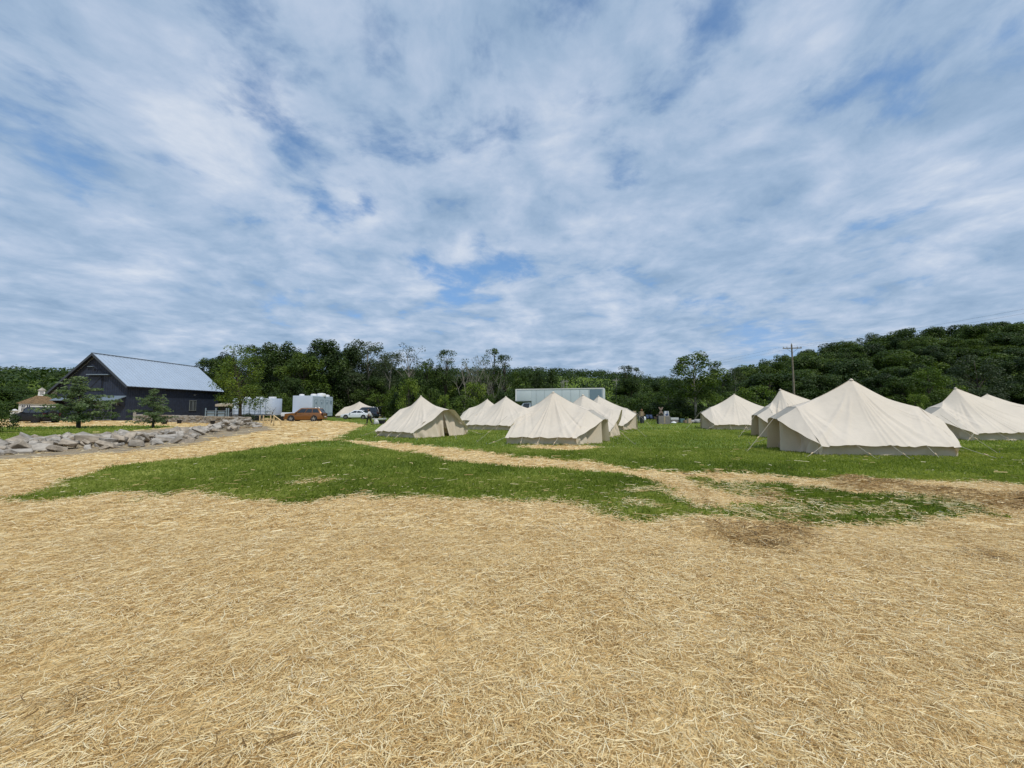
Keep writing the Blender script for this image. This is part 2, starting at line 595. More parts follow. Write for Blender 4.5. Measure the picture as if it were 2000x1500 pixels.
def ground_material():
    m = bpy.data.materials.new('ground')
    m.use_nodes = True
    nt = m.node_tree
    t = NT(nt)
    b = nt.nodes['Principled BSDF']
    b.inputs['Roughness'].default_value = 0.9
    b.inputs['Specular IOR Level'].default_value = 0.15
    pos = t.n('ShaderNodeNewGeometry').outputs['Position']
    ga = t.n('ShaderNodeAttribute', attribute_name='grass').outputs['Fac']
    sa = t.n('ShaderNodeAttribute', attribute_name='soil').outputs['Fac']
    wa = t.n('ShaderNodeAttribute', attribute_name='wet').outputs['Fac']
    n1 = t.noise(pos, 0.35, 5, 0.6)
    n2 = t.noise(pos, 2.2, 6, 0.65)
    n3 = t.noise(pos, 14.0, 5, 0.7)
    n4 = t.noise(t.vmath('MULTIPLY', pos, (40.0, 90.0, 40.0)), 1.0, 3, 0.7)
    f = t.math('ADD', t.math('MULTIPLY', n2, 0.45), t.math('MULTIPLY', n3, 0.55))
    straw = t.ramp(t.math('ADD', t.math('MULTIPLY', f, 0.7), t.math('MULTIPLY', n4, 0.3)), [(0.32, (0.27, 0.17, 0.065)), (0.50, (0.59, 0.425, 0.195)), (0.66, (0.78, 0.63, 0.36))])
    straw = t.mix(t.math('MULTIPLY', wa, 0.75), straw, t.ramp(f, [(0.3, (0.12, 0.07, 0.025)), (0.65, (0.38, 0.235, 0.09))]))
    gf = t.math('ADD', t.math('MULTIPLY', n1, 0.35), t.math('ADD', t.math('MULTIPLY', n2, 0.3), t.math('MULTIPLY', n3, 0.35)))
    grass = t.ramp(gf, [(0.34, (0.060, 0.100, 0.014)), (0.50, (0.115, 0.170, 0.024)), (0.64, (0.19, 0.24, 0.045))])
    soil = t.ramp(f, [(0.35, (0.19, 0.15, 0.105)), (0.6, (0.36, 0.295, 0.20))])
    c = t.mix(sa, straw, soil)
    edge = t.math('ADD', ga, t.math('MULTIPLY', t.math('SUBTRACT', n3, 0.5), 0.8))
    c = t.mix(t.smooth(edge, 0.3, 0.7), c, grass)
    nt.links.new(c, b.inputs['Base Color'])
    bn = t.n('ShaderNodeBump', {'Strength': 0.5, 'Distance': 0.06, 'Height': t.math('ADD', n3, t.math('MULTIPLY', n2, 0.8))})
    nt.links.new(bn.outputs[0], b.inputs['Normal'])
    MATS['ground'] = m


ground_material()
g_obj, (rr0, aa0) = ground_sheet('ground', 0.6, 105.0, 220, 380, True)
tag(g_obj, 'field ground with straw mulch, lawn and bare soil', None, None, 'structure')


def far_sheet():
    rr = np.geomspace(105.0, 4000.0, 60)
    A, Rr = np.meshgrid(aa0, rr)
    x = (np.sin(A) * Rr).ravel(); y = (np.cos(A) * Rr).ravel()
    z = terrain(x, y)
    z[:len(aa0)] = terrain(x[:len(aa0)], y[:len(aa0)])
    na = len(aa0)
    i, j = np.meshgrid(np.arange(len(rr) - 1), np.arange(na), indexing='ij')
    j2 = (j + 1) % na
    F = np.stack([i * na + j, i * na + j2, (i + 1) * na + j2, (i + 1) * na + j], -1).reshape(-1, 4)[:, ::-1]
    me = np_mesh('hills', np.stack([x, y, z], -1), F, MATS['ground'], {'grass': np.ones(len(x)), 'soil': np.zeros(len(x)), 'wet': np.zeros(len(x))}, smooth=True)
    return link_mesh('hills', me)


tag(far_sheet(), 'green hills rising beyond the field', None, None, 'structure')


# ------------------------------------------------------------------ straw
def straw_material():
    m = bpy.data.materials.new('straw')
    m.use_nodes = True
    nt = m.node_tree
    nt.nodes.clear()
    t = NT(nt)
    geo = t.n('ShaderNodeNewGeometry')
    wa = t.n('ShaderNodeAttribute', attribute_name='wet').outputs['Fac']
    rnd = geo.outputs['Random Per Island']
    big = t.noise(geo.outputs['Position'], 1.1, 4, 0.6)
    f = t.math('ADD', t.math('MULTIPLY', rnd, 0.75), t.math('MULTIPLY', t.math('SUBTRACT', big, 0.5), 0.3))
    dry = t.ramp(f, [(0.0, (0.40, 0.235, 0.08)), (0.19, (0.68, 0.475, 0.20)), (0.45, (0.835, 0.665, 0.35)), (0.69, (0.91, 0.795, 0.515)), (0.91, (0.97, 0.92, 0.765))])
    wet = t.ramp(rnd, [(0.0, (0.12, 0.065, 0.018)), (0.35, (0.36, 0.215, 0.07)), (0.75, (0.62, 0.42, 0.165)), (1.0, (0.88, 0.73, 0.42))])
    c = t.mix(wa, dry, wet)
    d = t.n('ShaderNodeBsdfPrincipled', {'Base Color': c, 'Roughness': 0.5, 'Specular IOR Level': 0.35})
    tr = t.n('ShaderNodeBsdfTranslucent', {'Color': c})
    mx = t.n('ShaderNodeMixShader', {0: 0.18, 1: d.outputs[0], 2: tr.outputs[0]})
    t.n('ShaderNodeOutputMaterial', {0: mx.outputs[0]})
    MATS['straw'] = m


straw_material()


def scatter(n, y0, y1, spread=1.48, x0=-1.48):
    """n points with even density in the wedge in front of the viewpoint"""
    # a wedge with a margin of 2.2 m, so that it still fills the view a step to the side
    m_ = 2.2
    y = RNG.uniform(y0, y1, n * 3)
    half = 1.36 * y + m_
    k_ = RNG.random(n * 3) < half / half.max()
    y, half = y[k_][:n], half[k_][:n]
    x = RNG.uniform(-1, 1, len(y)) * half
    return x, y


def ribbons(x, y, z0, L, Wd, ang, pitch, curl, lift, seg):
    """curved flat stalks. returns V (n*(seg+1)*2,3), F"""
    n = len(x)
    V = np.zeros((n, seg + 1, 2, 3))
    cxp = np.zeros(n); cyp = np.zeros(n); czp = np.zeros(n)
    for k in range(seg + 1):
        t = k / seg
        a = ang + curl * (t - 0.5)
        if k > 0:
            ds = L / seg
            cxp = cxp + np.cos(a) * ds * np.cos(pitch)
            cyp = cyp + np.sin(a) * ds * np.cos(pitch)
            czp = czp + np.sin(pitch) * ds * (1 - 1.2 * t)
        w = Wd * (0.55 if k in (0, seg) and seg > 1 else 0.9) * 0.5
        bx, by = -np.sin(a), np.cos(a)
        roll = lift
        for q, sgn in ((0, -1), (1, 1)):
            V[:, k, q, 0] = x + cxp + sgn * bx * w * np.cos(roll)
            V[:, k, q, 1] = y + cyp + sgn * by * w * np.cos(roll)
            V[:, k, q, 2] = z0 + czp + sgn * w * np.sin(roll)
    base = (np.arange(n) * (seg + 1) * 2)[:, None]
    quads = np.array([[2 * k, 2 * k + 1, 2 * k + 3, 2 * k + 2] for k in range(seg)])
    F = (base[:, :, None] + quads[None]).reshape(-1, 4)
    return V.reshape(-1, 3), F


def straw_band(n, y0, y1, L0, w0, seg, keep_in_grass=0.03, zs=1.0):
    x, y = scatter(n, y0, y1)
    n = len(x)
    gm = grass_mask(x + RNG.normal(0, 0.10, n), y + RNG.normal(0, 0.10, n))
    so = soil_mask(x, y)
    keep = (~gm & (~so | (RNG.random(n) < 0.12))) | (gm & (RNG.random(n) < keep_in_grass + 0.42 * mixed_mask(x, y)))
    # looser here, thicker there
    dens = sstep(fbm(x * 2.3, y * 2.3, 61, 3), 0.18, 0.5)
    keep &= (RNG.random(n) < 0.45 + 0.55 * dens)
    x, y, gm = x[keep], y[keep], gm[keep]
    n = len(x)
    wet = wet_mask(x + RNG.normal(0, 0.12, n), y + RNG.normal(0, 0.12, n)).astype(float)
    field = fbm(x * 2.2, y * 2.2, 71, 3) * 16.0
    ang = field + RNG.normal(0, 0.8, n) + np.where(RNG.random(n) < 0.5, RNG.uniform(0, math.pi, n), 0)
    L = L0 * RNG.lognormal(-0.15, 0.5, n)
    layer = RNG.random(n)
    z0 = mound(x, y) + 0.004 + layer * 0.028 * zs + wet * RNG.random(n) * 0.07 * fbm(x * 3, y * 3, 41, 2) + np.where(gm, 0.035, 0)
    pitch = RNG.normal(0.0, 0.20, n) + np.where(RNG.random(n) < 0.05, RNG.uniform(0.2, 0.7, n), 0)
    curl = RNG.normal(0, 0.8, n)
    V, F = ribbons(x, y, z0, L, w0 * RNG.uniform(0.6, 1.35, n) * (1 + 0.35 * wet), ang, pitch, curl, RNG.normal(0, 0.5, n), seg)
    return V, F, np.repeat(wet, (seg + 1) * 2)


def cat_meshes(parts):
    Vs, Fs, As, off = [], [], [], 0
    for V, F, A in parts:
        Vs.append(V); Fs.append(F + off); As.append(A)
        off += len(V)
    return np.concatenate(Vs), np.concatenate(Fs), np.concatenate(As)


bands = [straw_band(135000, 1.1, 3.0, 0.075, 0.0039, 2),
         straw_band(165000, 3.0, 5.2, 0.082, 0.0049, 2),
         straw_band(165000, 5.2, 9.0, 0.095, 0.0070, 1, 0.015, 1.2),
         straw_band(85000, 9.0, 18.0, 0.15, 0.0145, 1, 0.008, 1.5),
         straw_band(50000, 18.0, 50.0, 0.45, 0.035, 1, 0.002, 1.6)]
V, F, A = cat_meshes(bands)
o = link_mesh('straw', np_mesh('straw', V, F, MATS['straw'], {'wet': A}))
tag(o, 'loose golden straw mulch strewn over the ground', 'straw', None, 'stuff')


# ------------------------------------------------------------------ grass
def grass_material():
    m = leaf_mat('grass', (0.075, 0.120, 0.016), (0.235, 0.285, 0.045), (0.50, 0.50, 0.15), 0.42)


grass_material()


def grass_band(n, y0, y1, h0, w0, lean=0.5):
    x, y = scatter(n, y0, y1)
    n = len(x)
    gm = grass_mask(x + RNG.normal(0, 0.08, n), y + RNG.normal(0, 0.08, n))
    gm &= RNG.random(n) > 0.75 * mixed_mask(x, y)
    x, y = x[gm], y[gm]
    n = len(x)
    h = h0 * RNG.uniform(0.55, 1.35, n) * (0.65 + 0.7 * fbm(x * 1.3, y * 1.3, 81, 3))
    a = RNG.uniform(0, 2 * math.pi, n)
    ln = np.abs(RNG.normal(0, lean, n))
    dx, dy = np.cos(a), np.sin(a)
    wx, wy = -dy * w0 * 0.5, dx * w0 * 0.5
    V = np.zeros((n, 4, 3))
    zb = -0.01
    V[:, 0] = np.stack([x - wx, y - wy, np.full(n, zb)], -1)
    V[:, 1] = np.stack([x + wx, y + wy, np.full(n, zb)], -1)
    V[:, 2] = np.stack([x + dx * ln * h * 0.35 + wx * 0.9, y + dy * ln * h * 0.35 + wy * 0.9, h * 0.6], -1)
    V[:, 3] = np.stack([x + dx * ln * h, y + dy * ln * h, h * (1 - 0.25 * ln)], -1)
    base = (np.arange(n) * 4)[:, None, None]
    F = (base + np.array([[0, 1, 2], [0, 2, 3]])[None]).reshape(-1, 3)
    tone = np.clip(0.06 + 1.35 * (fbm(x * 0.45, y * 0.45, 91, 4) - 0.26) + 0.6 * (fbm(x * 2.5, y * 2.5, 93, 3) - 0.5), 0, 1) * 0.9 + 0.12 * sstep(y, 11, 22)
    return V.reshape(-1, 3), F, np.repeat(tone, 4)


bands = [grass_band(140000, 5.5, 9.5, 0.068, 0.010, 0.7),
         grass_band(150000, 9.5, 16.0, 0.068, 0.018, 0.6),
         grass_band(100000, 16.0, 30.0, 0.068, 0.034, 0.5),
         grass_band(40000, 30.0, 60.0, 0.09, 0.09, 0.5)]
V, F, A = cat_meshes(bands)
o = link_mesh('grass', np_mesh('grass', V, F, MATS['grass'], {'tone': A}))
tag(o, 'short green grass of the lawn round the tents', 'grass', None, 'stuff')
# ================================================================== TENTS
def canvas_material(name, base, trans, seed):
    m = bpy.data.materials.new(name)
    m.use_nodes = True
    nt = m.node_tree
    nt.nodes.clear()
    t = NT(nt)
    pos = t.n('ShaderNodeTexCoord').outputs['Object']
    n1 = t.noise(t.vmath('ADD', pos, (seed, 0, 0)), 0.9, 5, 0.6)
    n2 = t.noise(pos, 7.0, 4, 0.6)
    c = t.mix(t.smooth(t.math('ADD', t.math('MULTIPLY', n1, 0.7), t.math('MULTIPLY', n2, 0.3)), 0.38, 0.62), tuple(b * 0.93 for b in base), base)
    weave = t.noise(t.vmath('MULTIPLY', pos, (1.0, 1.0, 0.35)), 4.5, 6, 0.65, 0.6)
    bn = t.n('ShaderNodeBump', {'Strength': 0.35, 'Distance': 0.03, 'Height': weave})
    d = t.n('ShaderNodeBsdfPrincipled', {'Base Color': c, 'Roughness': 0.85, 'Specular IOR Level': 0.1, 'Normal': bn.outputs[0]})
    tr = t.n('ShaderNodeBsdfTranslucent', {'Color': t.mix(1.0, c, (1.0, 0.86, 0.62), 'MULTIPLY')})
    mx = t.n('ShaderNodeMixShader', {0: trans, 1: d.outputs[0], 2: tr.outputs[0]})
    t.n('ShaderNodeOutputMaterial', {0: mx.outputs[0]})
    MATS[name] = m


canvas_material('canvas', (0.71, 0.635, 0.535), 0.12, 0)
canvas_material('wall_canvas', (0.76, 0.655, 0.51), 0.25, 3)
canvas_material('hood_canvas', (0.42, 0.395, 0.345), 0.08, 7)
mat('rope', (0.50, 0.45, 0.37), 0.9)
mat('wood_toggle', (0.62, 0.47, 0.30), 0.7)
mat('peg_metal', (0.35, 0.35, 0.36), 0.5, 0.6)
mat('groundsheet', (0.09, 0.085, 0.075), 0.8)
mat('seam', (0.50, 0.45, 0.38), 0.9)


def tent(A, B, D, H, hd, e, label, seed=0, doors=('porch', 'porch'), hood_out=0.75, arch=0.0, peak_u=0.5, guys=(1, 1, 1, 1), slit=(0, 0), lift=0.0, group='canvas bell tents pitched on the lawn', porch_walls=True):
    """A near-left and B near-right foot of the tent, D from the near side to the far side"""
    rs = random.Random(seed)
    A = Vector((A[0], A[1], 0)); B = Vector((B[0], B[1], 0)); D = Vector((D[0], D[1], 0))
    cen = A + (B - A) * 0.5 + D * 0.5
    root = thing('canvas_tent', label, 'tent', cen, 0, group)
    E1 = B - A
    L, Wd = E1.length, D.length
    u1, u2 = E1.normalized(), D.normalized()

    def pl(u, v, z):
        p = A + E1 * u + D * v - cen
        return Vector((p.x, p.y, z))

    def ridge(u):
        a = abs(u - peak_u) / (peak_u if u < peak_u else 1 - peak_u)
        return hd + (H - hd) * max(0.0, 1 - a) ** 1.32

    ft = 0.42 / Wd          # half width of the flat top over a door, as a share of the depth

    def roofpt(u, t, side):
        a = abs(u - peak_u) / (peak_u if u < peak_u else 1 - peak_u)
        flat = ft * sstep(np.array(a), 0.55, 1.0).item()
        vr = 0.5 - flat
        v = vr * (1 - t) + (-0.035) * t
        zr = ridge(u)
        ee = e
        # scallops between the guy points, the corners hang
        ee -= 0.045 * abs(math.sin(math.pi * u * 4)) * (1 if t > 0.98 else t ** 6)
        if u < 0.06 or u > 0.94:
            ee -= 0.05
        sag = (0.16 * (1 - a) ** 1.5 + 0.03) * math.sin(math.pi * min(1, t)) * (zr - e) * 0.42
        z = zr * (1 - t) + ee * t - sag
        vv = v if side == 0 else 1 - v
        p = pl(u, vv, z)
        return p

    nu, nt_ = (150, 48) if A.y < 22 else (84, 34)
    creases = []
    for k in range(13):
        creases.append((rs.uniform(-1.25, 1.25), rs.uniform(0.022, 0.055), rs.uniform(0.015, 0.05) * rs.choice((1, 1, -1)), rs.uniform(0.25, 1.0), rs.uniform(0.45, 1.1)))
    for side in (0, 1):
        rows = []
        for j in range(nt_ + 1):
            t = j / nt_
            row = []
            for i in range(nu + 1):
                u = i / nu
                p = roofpt(u, t, side)
                x = (u - peak_u) * L
                y = t * Wd * 0.5 + 0.02
                ph = math.atan2(x, y)
                dd = math.hypot(x, y) / (0.5 * math.hypot(L, Wd))
                disp = 0.0
                for (c0, w0, am, d0, d1) in creases:
                    g = math.exp(-((ph - c0) / w0) ** 2)
                    disp += am * g * sstep(np.array(dd), 0.05, d0 * 0.5).item() * (1 - sstep(np.array(dd), d1, d1 + 0.35).item())
                # folds that run up from the door corner
                for cu, sg in ((0.0, 1), (1.0, -1)):
                    du = abs(u - cu) * L
                    q = du / (0.25 + 1.1 * t)
                    for q0, am in ((0.22, 0.028), (0.42, -0.016), (0.66, 0.026), (0.95, -0.015)):
                        disp += am * math.exp(-((q - q0) / 0.07) ** 2) * math.sin(math.pi * min(1, t * 1.02)) ** 0.8
                disp *= min(1.0, 3.5 * t) if t < 0.3 else 1.0
                disp += 0.010 * math.sin(9 * u + 5 * t + seed) * math.sin(7 * t + seed)
                out_ = (-1 if side == 0 else 1)
                p = p + Vector((u2.x * out_ * disp * 0.5, u2.y * out_ * disp * 0.5, disp * 0.85))
                row.append(p)
            rows.append(row)
        mb = MB(); mb.grid(rows)
        mb.build('roof_panel', MATS['canvas'], root, smooth=True, angle=80)
    # the strip between both panels along the ridge (flat over the doors)
    rows = []
    for i in range(nu + 1):
        u = i / nu
        a = roofpt(u, 0, 0); b = roofpt(u, 0, 1)
        m_ = (a + b) * 0.5
        m_.z += 0.012
        rows.append([a, m_, b])
    mb = MB(); mb.grid(rows)
    mb.build('ridge_strip', MATS['canvas'], root, smooth=True, angle=80)
    # cap on the pole
    mb = MB(); mb.lathe([(0.075, -0.05), (0.05, -0.01), (0.02, 0.012), (0.006, 0.02)], pl(peak_u, 0.5, H + 0.005), n=10)
    mb.build('pole_cap', MATS['canvas'], root, smooth=True)
    # low walls along both long sides
    for side in (0, 1):
        rows = []
        for j in range(5):
            t = j / 4
            row = []
            for i in range(61):
                u = i / 60
                w = 0.03 * math.sin(27 * u + seed + 3.2 * t) + 0.03 * math.sin(11 * u + 1.7 * seed - 3 * t) * t
                v = (0.02 + (w - 0.05 * t * 0.5) / Wd)
                row.append(pl(u, v if side == 0 else 1 - v, (e - 0.01) * (1 - t) + 0.0 * t))
            rows.append(row)
        mb = MB(); mb.grid(rows)
        mb.build('side_wall', MATS['wall_canvas'], root, smooth=True, angle=80)
    # the two ends
    for end in (0, 1):
        ue = 0.012 if end == 0 else 1 - 0.012
        outv = -u1 if end == 0 else u1

        def edge(sv):
            """roof edge over the end: sv 0 near eave .. 1 far eave"""
            s2 = sv if sv <= 0.5 else 1 - sv
            side = 0 if sv <= 0.5 else 1
            if s2 > 0.42:
                a = roofpt(0.0 if end == 0 else 1.0, 0.0, 0); b = roofpt(0.0 if end == 0 else 1.0, 0.0, 1)
                k = (sv - 0.42) / 0.16
                return a.lerp(b, k)
            return roofpt(0.0 if end == 0 else 1.0, 1 - s2 / 0.42, side)

        # end wall with pleats, in two halves so that a door may stand ajar
        for half in (0, 1):
            rows = []
            ns, nz = 26, 14
            for j in range(nz + 1):
                t = j / nz
                row = []
                for i in range(ns + 1):
                    sv = (i / ns) * 0.5 + (0.5 if half else 0.0)
                    top = edge(sv)
                    top = top - outv * 0.02
                    foot_v = sv
                    foot = pl(ue, 0.012 + 0.976 * foot_v, 0.0)
                    gap = slit[end] * t * (math.exp(-((sv - 0.5) / 0.06) ** 2)) * (-1 if half == 0 else 1) * 0.10
                    bulge = 0.30 * math.sin(math.pi * sv) * t ** 1.2
                    pleat = 1.7 * (0.055 * math.sin(34 * sv + seed * 1.3 + 2.5 * t + math.sin(5 * t + seed)) + 0.040 * math.sin(57 * sv + seed + end * 2 - 2 * t)) * (0.25 + 0.75 * t) * math.sin(math.pi * min(1, max(0, sv))) ** 0.4
                    p = top.lerp(foot, t) + outv * (bulge + pleat - 0.02) + u2 * gap * Wd * 0.5
                    p.z = top.z * (1 - t) - 0.005
                    if p.z < 0: p.z = 0.0
                    row.append(p)
                rows.append(row)
            mb = MB(); mb.grid(rows)
            mb.build('end_wall', MATS['wall_canvas'], root, smooth=True, angle=80)
        # the hood over the door
        if doors[end]:
            ns = 60
            full = []
            for k in range(7):
                q = k / 6
                row = []
                for i in range(ns + 1):
                    sv = i / ns
                    p0 = edge(sv)
                    s2 = min(sv, 1 - sv)
                    o_ = min(1.0, max(0.0, (s2 - 0.02) / 0.38)) ** 0.9
                    if arch:
                        o_ = math.sin(math.pi * sv) ** 1.2
                    outw = hood_out * o_ * q
                    drop = ((0.16 if arch else 0.46) * o_) * q ** 0.9
                    if arch and abs(sv - 0.5) < 0.25:
                        drop -= q * 0.14 * math.cos((sv - 0.5) / 0.25 * math.pi / 2)
                    p = p0 + outv * outw
                    p.z = max(0.03, p0.z - drop + 0.004 + 0.012 * math.sin(40 * sv + 6 * q) * q)
                    # the hood spreads a little
                    p = p + u2 * ((sv - 0.5) * 0.22 * q * (1 if s2 > 0.12 else s2 / 0.12))
                    row.append(p)
                full.append(row)
            if arch:
                mb = MB(); mb.grid(full)
                mb.build('door_hood', MATS['canvas'], root, smooth=True, angle=60)
            else:
                i0, i1 = int(ns * 0.42), int(ns * 0.58) + 1
                for ia, ib in ((0, i0), (i1, ns)):
                    mb = MB(); mb.grid([r_[ia:ib + 1] for r_ in full])
                    mb.build('hood_flap', MATS['canvas'], root, smooth=True, angle=60)
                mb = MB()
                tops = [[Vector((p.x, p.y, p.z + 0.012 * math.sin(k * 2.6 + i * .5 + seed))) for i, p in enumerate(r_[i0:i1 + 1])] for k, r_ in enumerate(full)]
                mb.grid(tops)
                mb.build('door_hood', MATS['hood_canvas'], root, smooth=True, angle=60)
            if porch_walls and not arch:
                for sg in (-1, 1):
                    sv = 0.5 + sg * 0.115
                    rows = []
                    for j in range(9):
                        t = j / 8
                        row = []
                        for i in range(13):
                            q = i / 12
                            p0 = edge(sv)
                            topz = p0.z - 0.46 * q ** 0.9 - 0.02
                            base = p0 + outv * (hood_out * 0.96 * q)
                            flare = sg * (0.10 * t + 0.22 * t * (1 - q))
                            p = base + u2 * (flare + 0.015 * math.sin(8 * q + 4 * t + seed))
                            p = p + outv * (0.05 * t)
                            p.z = topz * (1 - t)
                            row.append(p)
                        rows.append(row)
                    mb = MB(); mb.grid(rows)
                    mb.build('porch_panel', MATS['wall_canvas'], root, smooth=True, angle=80)
    # dark groundsheet inside
    mb = MB(); mb.grid([[pl(0.03, 0.03, 0.02), pl(0.97, 0.03, 0.02)], [pl(0.03, 0.97, 0.02), pl(0.97, 0.97, 0.02)]])
    mb.build('groundsheet', MATS['groundsheet'], root)
    # pole
    mb = MB(); mb.tube([pl(peak_u, 0.5, 0.0), pl(peak_u, 0.5, H - 0.02)], 0.025, 8)
    mb.build('pole', MATS['wood_toggle'], root)
    # ropes: one out of each corner, three along each long side

    def guy(p, d, length, zdrop=None):
        p = Vector(p)
        q = p + Vector((d.x, d.y, 0)).normalized() * length
        q.z = 0.0
        m_ = p.lerp(q, 0.5); m_.z -= 0.02
        mb = MB(); mb.tube([p, m_, q], 0.0065, 5)
        g = mb.build('guy_rope', MATS['rope'], root)
        mb = MB(); s_ = p.lerp(q, 0.62)
        mb.tube([s_ - (q - p).normalized() * 0.05, s_ + (q - p).normalized() * 0.05], 0.018, 5)
        mb.build('toggle', MATS['wood_toggle'], g)
        mb = MB(); mb.tube([q + Vector((0, 0, -0.05)) + (p - q).normalized() * 0.02, q + Vector((0, 0, 0.09)) - Vector((d.x, d.y, 0)).normalized() * -0.03], 0.010, 5)
        mb.build('peg', MATS['peg_metal'], g)

    for side in (0, 1):
        so = -u2 if side == 0 else u2
        for u in (0.25, 0.5, 0.75):
            p = roofpt(u, 1.0, side); p.z = e + 0.01
            if guys[side]:
                guy(p, so + u1 * rs.uniform(-0.15, 0.35), 0.62 + rs.uniform(0, 0.25))
        for u, sx in ((0.0, -1), (1.0, 1)):
            p = roofpt(u, 1.0, side)
            if guys[2]:
                guy(p, so * 0.5 + u1 * sx, 0.85)
    if guys[3]:
        for end in (0, 1):
            sx = -1 if end == 0 else 1
            p = (roofpt(0.0 if end == 0 else 1.0, 0, 0)) + u1 * sx * hood_out + Vector((0, 0, -0.3))
            guy(p, u1 * sx - u2 * 0.35, 1.5)
    return root


def g2(px, py):
    v = gp(px, py)
    return (v.x, v.y)


def vec2(a, b):
    return (b[0] - a[0], b[1] - a[1])


def XY(px, Y):
    v = at(px, 800, Y)
    return (v.x, v.y)


# nearest tent on the right
A_ = (10.75, 13.55); B_ = (15.25, 13.25)
tent(A_, B_, (1.05, 4.0), 2.83, 1.72, 0.40, 'largest nearest cream canvas tent on the right with its porch facing left', 1, peak_u=0.52)
# its right neighbour, cut by the edge of the picture
A_ = XY(1893, 20.0); B_ = (A_[0] + 4.9, A_[1] + 0.1)
tent(A_, B_, (1.0, 4.2), 2.85, 1.72, 0.42, 'cream canvas tent just right of the largest tent, its peak above the lawn edge', 2, peak_u=0.27)
A_ = XY(1922, 27.0); B_ = (A_[0] + 6.0, A_[1])
tent(A_, B_, (1.0, 4.4), 2.75, 1.75, 0.42, 'rearmost cream canvas tent at the right edge, only its peak and right slope showing', 3, peak_u=0.42)
# behind the left end of the largest tent
A_ = XY(1527, 21.0); B_ = (A_[0] + 4.6, A_[1] + 0.2)
tent(A_, B_, (1.15, 4.3), 2.82, 1.72, 0.42, 'cream canvas tent half hidden behind the left end of the largest tent', 4, peak_u=0.20)
A_ = XY(1394, 30.5); B_ = (A_[0] + 4.6, A_[1] - 0.3)
tent(A_, B_, (1.6, 4.3), 2.88, 1.75, 0.42, 'cream canvas tent standing just right of the tall thin roadside tree', 5, peak_u=0.44)
# left group
B_ = (-5.35, 21.4); A_ = (-8.15, 23.3)
tent(A_, B_, (2.5, 3.3), 2.45, 1.60, 0.36, 'leftmost near cream tent with a rounded hood and its door ajar', 6, doors=(None, 'arch'), hood_out=0.50, arch=1.0, slit=(0, 1.0), peak_u=0.42)
A_ = XY(912, 31.0); B_ = XY(1000, 29.0)
tent(A_, B_, (2.6, 3.6), 2.66, 1.62, 0.40, 'cream canvas tent between the arched door tent and the box truck', 7, doors=(None, None), peak_u=0.5)
A_ = XY(897, 42.0); B_ = XY(957, 40.0)
tent(A_, B_, (2.2, 3.8), 2.7, 1.7, 0.42, 'small distant cream tent peeking out behind its left neighbour in the middle', 8, peak_u=0.55)
A_ = XY(989, 18.1); B_ = XY(1128, 17.5)
tent(A_, B_, (1.85, 3.2), 2.50, 1.58, 0.36, 'cream canvas tent right in front of the long box truck, straw at its foot', 9, doors=(None, 'porch'), hood_out=0.7, peak_u=0.44)
A_ = XY(1083, 23.5); B_ = XY(1192, 22.3)
tent(A_, B_, (1.35, 3.6), 2.55, 1.60, 0.38, 'middle one of the row of three cream tents before the box truck', 10, doors=(None, 'arch'), hood_out=0.5, arch=0.6, slit=(0, .5), peak_u=0.42)
A_ = XY(1125, 31.0); B_ = XY(1218, 29.5)
tent(A_, B_, (1.7, 4.0), 2.72, 1.66, 0.40, 'last of the row of three cream tents, at the rear end of the box truck', 11, peak_u=0.38)
A_ = XY(656, 68.0); B_ = XY(708, 66.0)
tent(A_, B_, (2.0, 4.0), 2.9, 1.9, 0.45, 'far cream tent behind the white sedan beside the restroom trailer', 12, peak_u=0.5, guys=(0, 0, 1, 0))
# ================================================================== TREES
leaf_mat('leaf_dark', (0.010, 0.022, 0.004), (0.030, 0.058, 0.009), (0.085, 0.125, 0.018), 0.22)
leaf_mat('leaf_mid', (0.016, 0.034, 0.005), (0.050, 0.088, 0.011), (0.13, 0.18, 0.024), 0.27)
leaf_mat('leaf_light', (0.036, 0.068, 0.008), (0.092, 0.145, 0.016), (0.22, 0.275, 0.04), 0.32)
leaf_mat('leaf_grey', (0.022, 0.034, 0.013), (0.052, 0.075, 0.030), (0.11, 0.14, 0.06), 0.2)
leaf_mat('leaf_hill', (0.022, 0.044, 0.006), (0.066, 0.108, 0.013), (0.16, 0.21, 0.03), 0.28)
leaf_mat('needle', (0.06, 0.10, 0.045), (0.15, 0.205, 0.10), (0.27, 0.33, 0.17), 0.45)
mat('bark', (0.075, 0.060, 0.045), 0.9, var=0.5, vscale=6)
mat('pale_bark', (0.27, 0.245, 0.20), 0.9, var=0.4, vscale=8)


